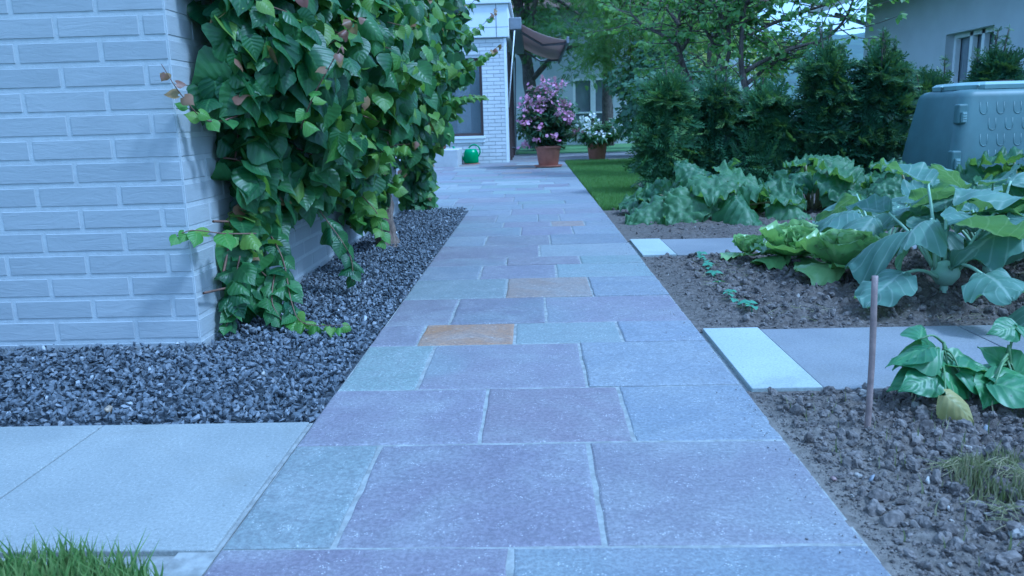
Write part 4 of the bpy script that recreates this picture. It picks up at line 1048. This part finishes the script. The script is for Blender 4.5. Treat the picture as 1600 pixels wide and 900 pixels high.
for z in (.68, .33):
    hx, hy = hxy(z); g = Geo(); x_, y_ = -hx + .028, -hy + .02
    box(g, x_ - .045, x_ + .03, y_ - .022, y_ + .05, z - .06, z + .09); L = bevel(g.build('latch', M_BIN, cbn), .012, 2)
    g = Geo(); box(g, x_ - .022, x_ + .012, y_ - .045, y_ - .0225, z - .05, z + .03)
    for q in range(4): box(g, x_ - .02, x_ + .01, y_ - .050, y_ - .0455, z - .045 + q * .018, z - .035 + q * .018)
    bevel(g.build('latch_tongue', M_BIN2, L), .003)

# ------------------------------------------------------------------ vegetables
def petiole(gs, a, b, sag, rad, n=8):
    p = spline([a, (np.array(a) + b) / 2 + [0, 0, sag], b], n); tube(gs, p, np.linspace(rad, rad * .6, n), 6); return p


def big_leaf(gl, o, d, nr, L, T, rnd, m=0):
    F = frames(np.array(d, float)[None] - np.array(nr) * (np.dot(d, nr)), np.array(nr, float)[None]); gl.scat(T, np.array(o, float)[None], F, np.array([L]), np.array([rnd]), m)


M_KOHL = leafmat('kohlrabi_leaf', (.11, .195, .150), (.175, .27, .20), (.34, .42, .34), .34, .5, 5, .65, .35, nscale=9)
M_KST = plain('kohlrabi_stalk', (.27, .38, .25), .5, .12, 14, .05)
KT = [blade([.06, .20, .34, .43, .475, .48, .45, .38, .26, .05], 26, 8, f, c, .06, ru * 1.3, 2.5, s, ar, .05) for s, (f, c, ru, ar) in enumerate(((.25, .25, .05, .2), (.05, .55, .06, .5), (.35, .10, .05, .0), (-.1, .75, .05, .7), (.15, .4, .08, .3)))]


def kohlrabi(x, y, seed, lab, nlf=9, L=.24, bulb=.045, drop=0, azim=None):
    z0 = float(soil_h(np.array(x), np.array(y))); t = thing('kohlrabi_plant', lab, 'kohlrabi', (x, y, z0), 0, 'kohlrabi plants in the bed'); r = rng(seed); gl, gs, gb = Geo(), Geo(), Geo()
    zb = .075; lathe(gb, [(.0, zb - bulb * .95), (bulb * .55, zb - bulb * .8), (bulb * .97, zb - bulb * .2), (bulb, zb + .005), (bulb * .8, zb + bulb * .6), (bulb * .35, zb + bulb * .9), (0, zb + bulb * .93)], 18)
    tube(gb, [[0, 0, -.02], [0, 0, zb - bulb * .6]], .014, 8)
    for a in range(nlf):
        th = azim[a] if azim else a * 2.4 + r.normal() * .25; el = R(r.uniform(38, 80)) if a >= drop else R(r.uniform(2, 15)); o = np.array([math.cos(th), math.sin(th), 0]); pl = r.uniform(.16, .32)
        s = np.array([0, 0, zb + bulb * r.uniform(-.3, .7)]) + o * bulb * .8; e_ = s + pl * (o * math.cos(el) + np.array([0, 0, math.sin(el)]))
        if e_[2] < .06: e_[2] = .06
        p = petiole(gs, s, e_, .02, .0085); d = unit(p[-1] - p[-2]); d2 = unit(d + o * .55 + [0, 0, -.25 * (el > .6)]); nr = unit(np.array([0, 0, 1.]) * 1.0 + r.normal(size=3) * .25 - o * .15)
        big_leaf(gl, e_ - d * .01, d2, nr, L * r.uniform(.68, 1.05), KT[r.integers(5)], r.random())
    gb.build('bulb', plain('kohlrabi_bulb', (.30, .42, .30), .45, .1, 10, .05), t, True); gs.build('stalks', M_KST, t, True); gl.build('leaves', M_KOHL, t, True)


kohlrabi(1.555, 3.02, 401, 'kohlrabi plant with a bare pale bulb showing above the soil', 11, .23, .052, 2, [-2.6, -1.7, 2.6, 1.9, 1.2, .5, 3.3, -.4, 2.2, .0, 1.6])
kohlrabi(1.93, 2.92, 402, 'large kohlrabi plant with a broad leaf drooping over the slab strip', 10, .30, .045, 1, [-2.2, -1.5, -2.9, 1.5, 2.5, .6, 3.2, .1, 2.0, -.7])
kohlrabi(1.95, 3.45, 403, 'kohlrabi plant behind the one with the bare bulb', 13, .26)
kohlrabi(1.62, 3.75, 404, 'kohlrabi plant beside the lettuces with low bluish leaves', 11, .25, .045, 2)
kohlrabi(2.45, 3.55, 405, 'tall kohlrabi plant at the frame edge in front of the compost bin', 14, .27)
kohlrabi(2.25, 4.0, 406, 'farthest kohlrabi plant standing beside the second slab strip', 12, .26)

M_RHU = leafmat('rhubarb_leaf', (.045, .115, .050), (.115, .215, .085), (.20, .30, .16), .34, .5, 5, .5, .45, nscale=14)
M_RST = plain('rhubarb_stalk', (.22, .20, .10), .5, .2, 14, .05)
RT = [blade([.26, .50, .56, .57, .55, .50, .43, .34, .21, .05], 26, 10, f, c, .22, ru * 1.2, 4, s, ar, cr) for s, (f, c, ru, ar, cr) in enumerate(((.1, .25, .10, .3, .13), (.25, .40, .10, .1, .15), (-.1, .35, .12, .45, .12), (.35, .12, .12, .0, .14)))]


def rhubarb(x, y, seed, lab, n=13, L=.34, H=.26, spread=.36):
    z0 = float(soil_h(np.array(x), np.array(y))); t = thing('rhubarb_plant', lab, 'rhubarb', (x, y, z0), 0, 'rhubarb plants in the back bed'); r = rng(seed); gl, gs = Geo(), Geo()
    for a in range(n):
        th = a * 2.4 + r.normal() * .3; q = ((a + .5) / n) ** .6; o = np.array([math.cos(th), math.sin(th), 0]); e_ = o * spread * q + [0, 0, H * (1.05 - .75 * q) * r.uniform(.85, 1.15) + .04]
        petiole(gs, o * .03, e_, .03, .012); d = unit(o + [0, 0, .15 - .55 * q]); nr = unit(np.array([0, 0, 1.]) + o * .35 * q + r.normal(size=3) * .25 + [0, -.25, 0])
        big_leaf(gl, e_, d, nr, L * r.uniform(.7, 1.1), RT[r.integers(4)], r.random())
    gs.build('stalks', M_RST, t, True); gl.build('leaves', M_RHU, t, True)


rhubarb(1.30, 5.85, 501, 'rhubarb plant nearest the path with dark crinkled leaves', 25, .30, .27, .48)
rhubarb(2.12, 6.15, 502, 'middle rhubarb plant with pale leaf backs in front of the tall yews', 22, .27, .36, .36)
rhubarb(2.62, 5.55, 503, 'spreading rhubarb plant in front of the compost bin', 21, .30, .28, .48)
rhubarb(3.45, 5.7, 504, 'rhubarb plant at the frame edge before the compost bin latches', 20, .32, .30, .44)

M_LET = leafmat('lettuce_leaf', (.24, .40, .13), (.42, .56, .22), (.40, .50, .22), .3, .35, 5, .35, .55, nscale=16)
ET = [blade([.16, .36, .50, .58, .62, .62, .58, .50, .36, .10], 12, 7, f, c, .0, ru, 3.5, s, ar, .10) for s, (f, c, ru, ar) in enumerate(((.3, -.35, .10, -.2), (.2, -.1, .12, .0), (.35, -.55, .10, -.3), (.0, .35, .12, .3)))]


def lettuce(x, y, seed, lab, sz=.15, n=26):
    z0 = float(soil_h(np.array(x), np.array(y))); t = thing('lettuce', lab, 'lettuce', (x, y, z0), 0, 'lettuces in the middle bed'); r = rng(seed); gl = Geo()
    for a in range(n):
        q = a / n; th = a * 2.4 + r.normal() * .2; o = np.array([math.cos(th), math.sin(th), 0]); el = R(74 - 72 * q)
        d = o * math.cos(el) + np.array([0, 0, math.sin(el)]); nr = unit(np.array([0, 0, 1.]) * math.cos(el) - o * math.sin(el) + r.normal(size=3) * .15)
        big_leaf(gl, o * .02 * q + [0, 0, .03 + .05 * (1 - q)], d, nr, sz * (.7 + .55 * q) * r.uniform(.85, 1.15), ET[2 if q < .4 else r.integers(0, 4) if q > .7 else r.integers(0, 3)], np.clip(1 - q + r.normal() * .2, 0, 1))
    lo = gl.build('leaves', M_LET, t, True); lo.scale = (1.12, 1.12, .82)


lettuce(1.34, 3.42, 601, 'large pale green lettuce head behind the thin stake', .15, 34)
lettuce(1.23, 3.80, 602, 'green lettuce head behind the large one beside the slab strip', .14, 32)
lettuce(1.06, 3.98, 603, 'small flat lettuce with few leaves nearest the seedling row', .09, 12)

# bush beans
M_BEAN = leafmat('bean_leaf', (.06, .16, .065), (.10, .23, .075), (.18, .32, .12), .25, .42, 5, .5, .45, nscale=20)
M_BEANY = leafmat('yellowing_bean_leaf', (.30, .32, .10), (.36, .30, .12), (.40, .42, .2), .25, .5, 5, .4)
BT = [blade([.10, .34, .45, .46, .42, .36, .27, .17, .07, .004], 10, 5, f, c, .14, .03, 2, s, ar, .07) for s, (f, c, ar) in enumerate(((.2, .25, .2), (.45, .1, 0), (.05, .5, .5), (-.1, .35, .4)))]


def bean(base, leaves, lab, seed):
    z0 = float(soil_h(np.array(base[0]), np.array(base[1]))); b = np.array([base[0], base[1], z0]); t = thing('bean_plant', lab, 'bean plant', b, 0, 'bush beans in the front bed'); r = rng(seed); gl, gs = Geo(), Geo(); main = np.array([0, 0, .13])
    tube(gs, spline([[0, 0, -.02], [.01, 0, .06], main], 8), np.linspace(.006, .004, 8), 6)
    for (px, py, qx, qy, Y, L, kind, m) in leaves:
        o = at(px, py, Y) - b; e_ = at(qx, qy, Y + r.normal() * .02 - .02) - b; d = unit(e_ - o)
        petiole(gs, main * r.uniform(.5, 1), o, .015, .0035)
        nr = unit(np.array([.1, -.45, .85]) + r.normal(size=3) * .25 + (np.array([0, -1.0, 0]) if m else 0)); big_leaf(gl, o, d, nr, L, BT[kind], r.random(), m)
    gs.build('stems', M_STEM, t, True); gl.build('leaves', [M_BEAN, M_BEANY], t, True)


bean((1.02, 1.96), [(1438, 530, 1455, 506, 1.95, .085, 3, 0), (1460, 545, 1410, 560, 1.93, .12, 2, 0), (1468, 580, 1405, 572, 1.90, .13, 0, 0), (1470, 578, 1550, 592, 1.90, .14, 0, 0), (1462, 560, 1390, 552, 1.96, .11, 1, 0), (1475, 590, 1455, 640, 1.95, .11, 2, 0),
    (1490, 595, 1520, 640, 1.97, .10, 1, 0), (1500, 585, 1540, 560, 2.02, .1, 0, 0), (1470, 600, 1490, 645, 1.98, .1, 3, 0), (1478, 618, 1512, 668, 1.80, .09, 2, 1), (1496, 640, 1468, 650, 1.82, .05, 0, 1), (1485, 580, 1450, 610, 1.99, .1, 2, 0), (1500, 580, 1560, 585, 1.9, .12, 0, 0), (1450, 545, 1400, 540, 1.92, .1, 0, 0), (1480, 570, 1530, 572, 1.93, .11, 1, 0), (1460, 590, 1420, 600, 1.88, .1, 0, 0), (1510, 600, 1545, 625, 1.9, .09, 0, 0)], 'bush bean plant with one yellowing leaf hanging over the dug soil', 701)
bean((1.17, 1.94), [(1588, 512, 1542, 515, 1.95, .08, 0, 0), (1590, 510, 1620, 500, 1.95, .08, 2, 0), (1585, 580, 1575, 540, 1.93, .10, 1, 0), (1550, 595, 1610, 590, 1.88, .12, 0, 0), (1555, 600, 1620, 630, 1.86, .13, 0, 0), (1552, 600, 1535, 640, 1.90, .10, 1, 0), (1570, 575, 1520, 570, 1.98, .1, 2, 0),
    (1580, 590, 1640, 570, 1.95, .12, 0, 0), (1600, 590, 1620, 640, 1.97, .11, 2, 0), (1590, 640, 1640, 650, 1.88, .06, 0, 1), (1575, 605, 1590, 650, 2.0, .11, 3, 0), (1560, 590, 1530, 585, 1.92, .08, 1, 0)], 'bush bean plant at the frame edge with an upright pale leaf', 702)

# seedling row, near-identical
r = rng(81); gsd = Geo()
put_leaves(gsd, np.array([[0, 0, .012]] * 4), np.array([[0, -.2, 1.]] * 4), np.array([[1, 0, .3], [-1, 0, .3], [0, 1, .3], [0, -1, .35]], float), np.array([.022, .022, .015, .015]), r.random(4), r, LT)
tube(gsd, [[0, 0, -.01], [0, 0, .013]], .0015, 5)
M_SEED = leafmat('seedling_leaf', (.10, .26, .15), (.16, .34, .2), None, .3, .5)
sd = gsd.build('seedling', M_SEED, None, True)
pts = []
for a in range(20):
    t_ = a / 19; px = np.interp(t_, [0, .3, .5, .75, 1], [1092, 1110, 1122, 1145, 1172]); py = np.interp(t_, [0, .3, .5, .75, 1], [404, 425, 447, 475, 494])
    if .52 < t_ < .62: continue
    p = G(px, py); pts.append((p[0] + r.normal() * .008, p[1] + r.normal() * .01))
for a, (x, y) in enumerate(pts):
    o = sd if a == 0 else sd.copy()
    if a: COL.objects.link(o)
    o.location = (x, y, float(soil_h(np.array(x), np.array(y))) + .004); o.rotation_euler = (0, 0, r.random() * 6); o.scale = (r.uniform(1.2, 2.0),) * 3
    tag(o, 'tiny green seedling in the row sown across the middle bed', 'seedling', 'row of seedlings')

# stake
g = Geo(); b = at(1355, 672, 1.77); b[2] = -.03; tp_ = at(1367, 431, 1.80); tube(g, spline([b, (b + tp_) / 2 + [.003, 0, 0], tp_], 12), .0072, 10, jit=.05)
M_RUST = plain('weathered_stake', (.20, .15, .13), .6, .25, 30, .3)
tag(g.build('garden_stake', M_RUST, None, True), 'thin brownish stake stuck upright in the front bed', 'stake')

# dry grass on the front bed, pebbles, withered leaf
r = rng(91); g = Geo(); k = 12000; x = .80 + .45 * r.random(k) ** .8; y = 1.14 + .40 * r.random(k)
ok = fbm(x, y, 9, 3, 3) > .46; x, y = x[ok], y[ok]; k = len(x); blades(g, x, y, soil_h(x, y) - .004, .012 + .035 * r.random(k), .0013 + .001 * r.random(k), r)
k = 9000; x = .80 + .45 * r.random(k) ** .8; y = 1.14 + .40 * r.random(k); ok = fbm(x, y, 7, 3, 3) > .44; x, y = x[ok], y[ok]; k = len(x)
th = r.random(k) * 6.28; d = np.stack([np.cos(th), np.sin(th), .25 * r.normal(size=k)], 1)
g.scat(blade([.5, .45, .4, .2], 3, 1, .2, .3), np.stack([x, y, soil_h(x, y) + .006 + .014 * r.random(k)], 1), frames(d, np.array([[0, 0, 1.]] * k)), np.stack([np.full(k, .0016), .015 + .035 * r.random(k), np.full(k, .012)], 1), .35 + .65 * r.random(k))
k = 260; x = .62 + .8 * r.random(k); y = .95 + 1.05 * r.random(k); blades(g, x, y, soil_h(x, y), .01 + .03 * r.random(k), .002 + .001 * r.random(k), r)
k = 900; x = .75 + 1.6 * r.random(k); y = 2.72 + 1.4 * r.random(k); ok = fbm(x, y, 2.5, 2, 44) > .52; x, y = x[ok], y[ok]; k = len(x)
th = r.random(k) * 6.28; d = np.stack([np.cos(th), np.sin(th), .1 + .2 * r.random(k)], 1)
g.scat(blade([.5, .4, .2], 2, 1, .2, .2), np.stack([x, y, soil_h(x, y) + .006], 1), frames(d, np.array([[0, 0, 1.]] * k)), np.stack([np.full(k, .0022), .02 + .04 * r.random(k), np.full(k, .01)], 1), .5 + .5 * r.random(k))
tag(g.build('dry_grass', M_STRAW), 'dry straw and thin grass lying on the dug soil', 'grass', kind='stuff')
PB = [rock_template(50 + s, .15) for s in range(4)]
M_PEB = [rockmat('pebble_pale', (.25, .245, .225), (.33, .32, .29)), rockmat('pebble_red', (.15, .10, .10), (.2, .14, .13)), rockmat('pebble_grey', (.15, .165, .19), (.2, .21, .23)), rockmat('pebble_tan', (.22, .18, .125), (.27, .22, .16))]
for a, (px, py, s, mi, lab) in enumerate(((1303, 747, .010, 1, 'small reddish pebble on the pale soil beside the path'), (1362, 752, .013, 2, 'flat blue grey pebble near the middle of the front bed'), (1436, 746, .014, 3, 'rounded tan pebble at the edge of the dry grass'), (1364, 775, .009, 0, 'small white stone chip below the flat blue grey pebble'),
        (1450, 755, .010, 0, 'white stone chip next to the rounded tan pebble'), (1404, 608, .012, 3, 'brownish pebble at the slab strip edge near the bean plant'), (1540, 670, .014, 2, 'upright grey stone in the dark soil under the beans'), (1480, 800, .010, 0, 'pale chip lying in the dry grass patch'),
        (1452, 670, .010, 2, 'grey pebble in the dug soil left of the yellow bean leaf'), (170, 645, .016, 3, 'tan flat pebble lying on the dark gravel by the paving'), (412, 588, .014, 0, 'bright white pebble lying on the dark gravel'))):
    p = G(px, py); g = Geo(); g.scat(PB[a % 4], np.zeros((1, 3)), rand_rot(1, r), np.array([s]), r.random(1) * .9)
    o = g.build('pebble', M_PEB[mi], None, True); o.location = (p[0], p[1], (float(soil_h(np.array(p[0]), np.array(p[1]))) if p[0] > .5 else .004) + s * .35); tag(o, lab, 'pebble', 'loose pebbles')
g = Geo(); p = G(1372, 466); v = blade(ROUND, 8, 4, .5, -.3, .1, .12, 3, 7, 0, .2); big_leaf(g, (0, 0, .01), (.8, .3, .3), (0, -.4, .9), .075, v, .5); big_leaf(g, (.01, .01, .012), (-.6, .3, .4), (.3, -.5, .8), .05, v, .8)
o = g.build('withered_leaf', leafmat('withered_leaf', (.40, .40, .26), (.5, .48, .34), None, .2, .7), None, True); o.location = (p[0], p[1], float(soil_h(np.array(p[0]), np.array(p[1])))); tag(o, 'pale withered lettuce leaf lying on the soil behind the stake', 'leaf')
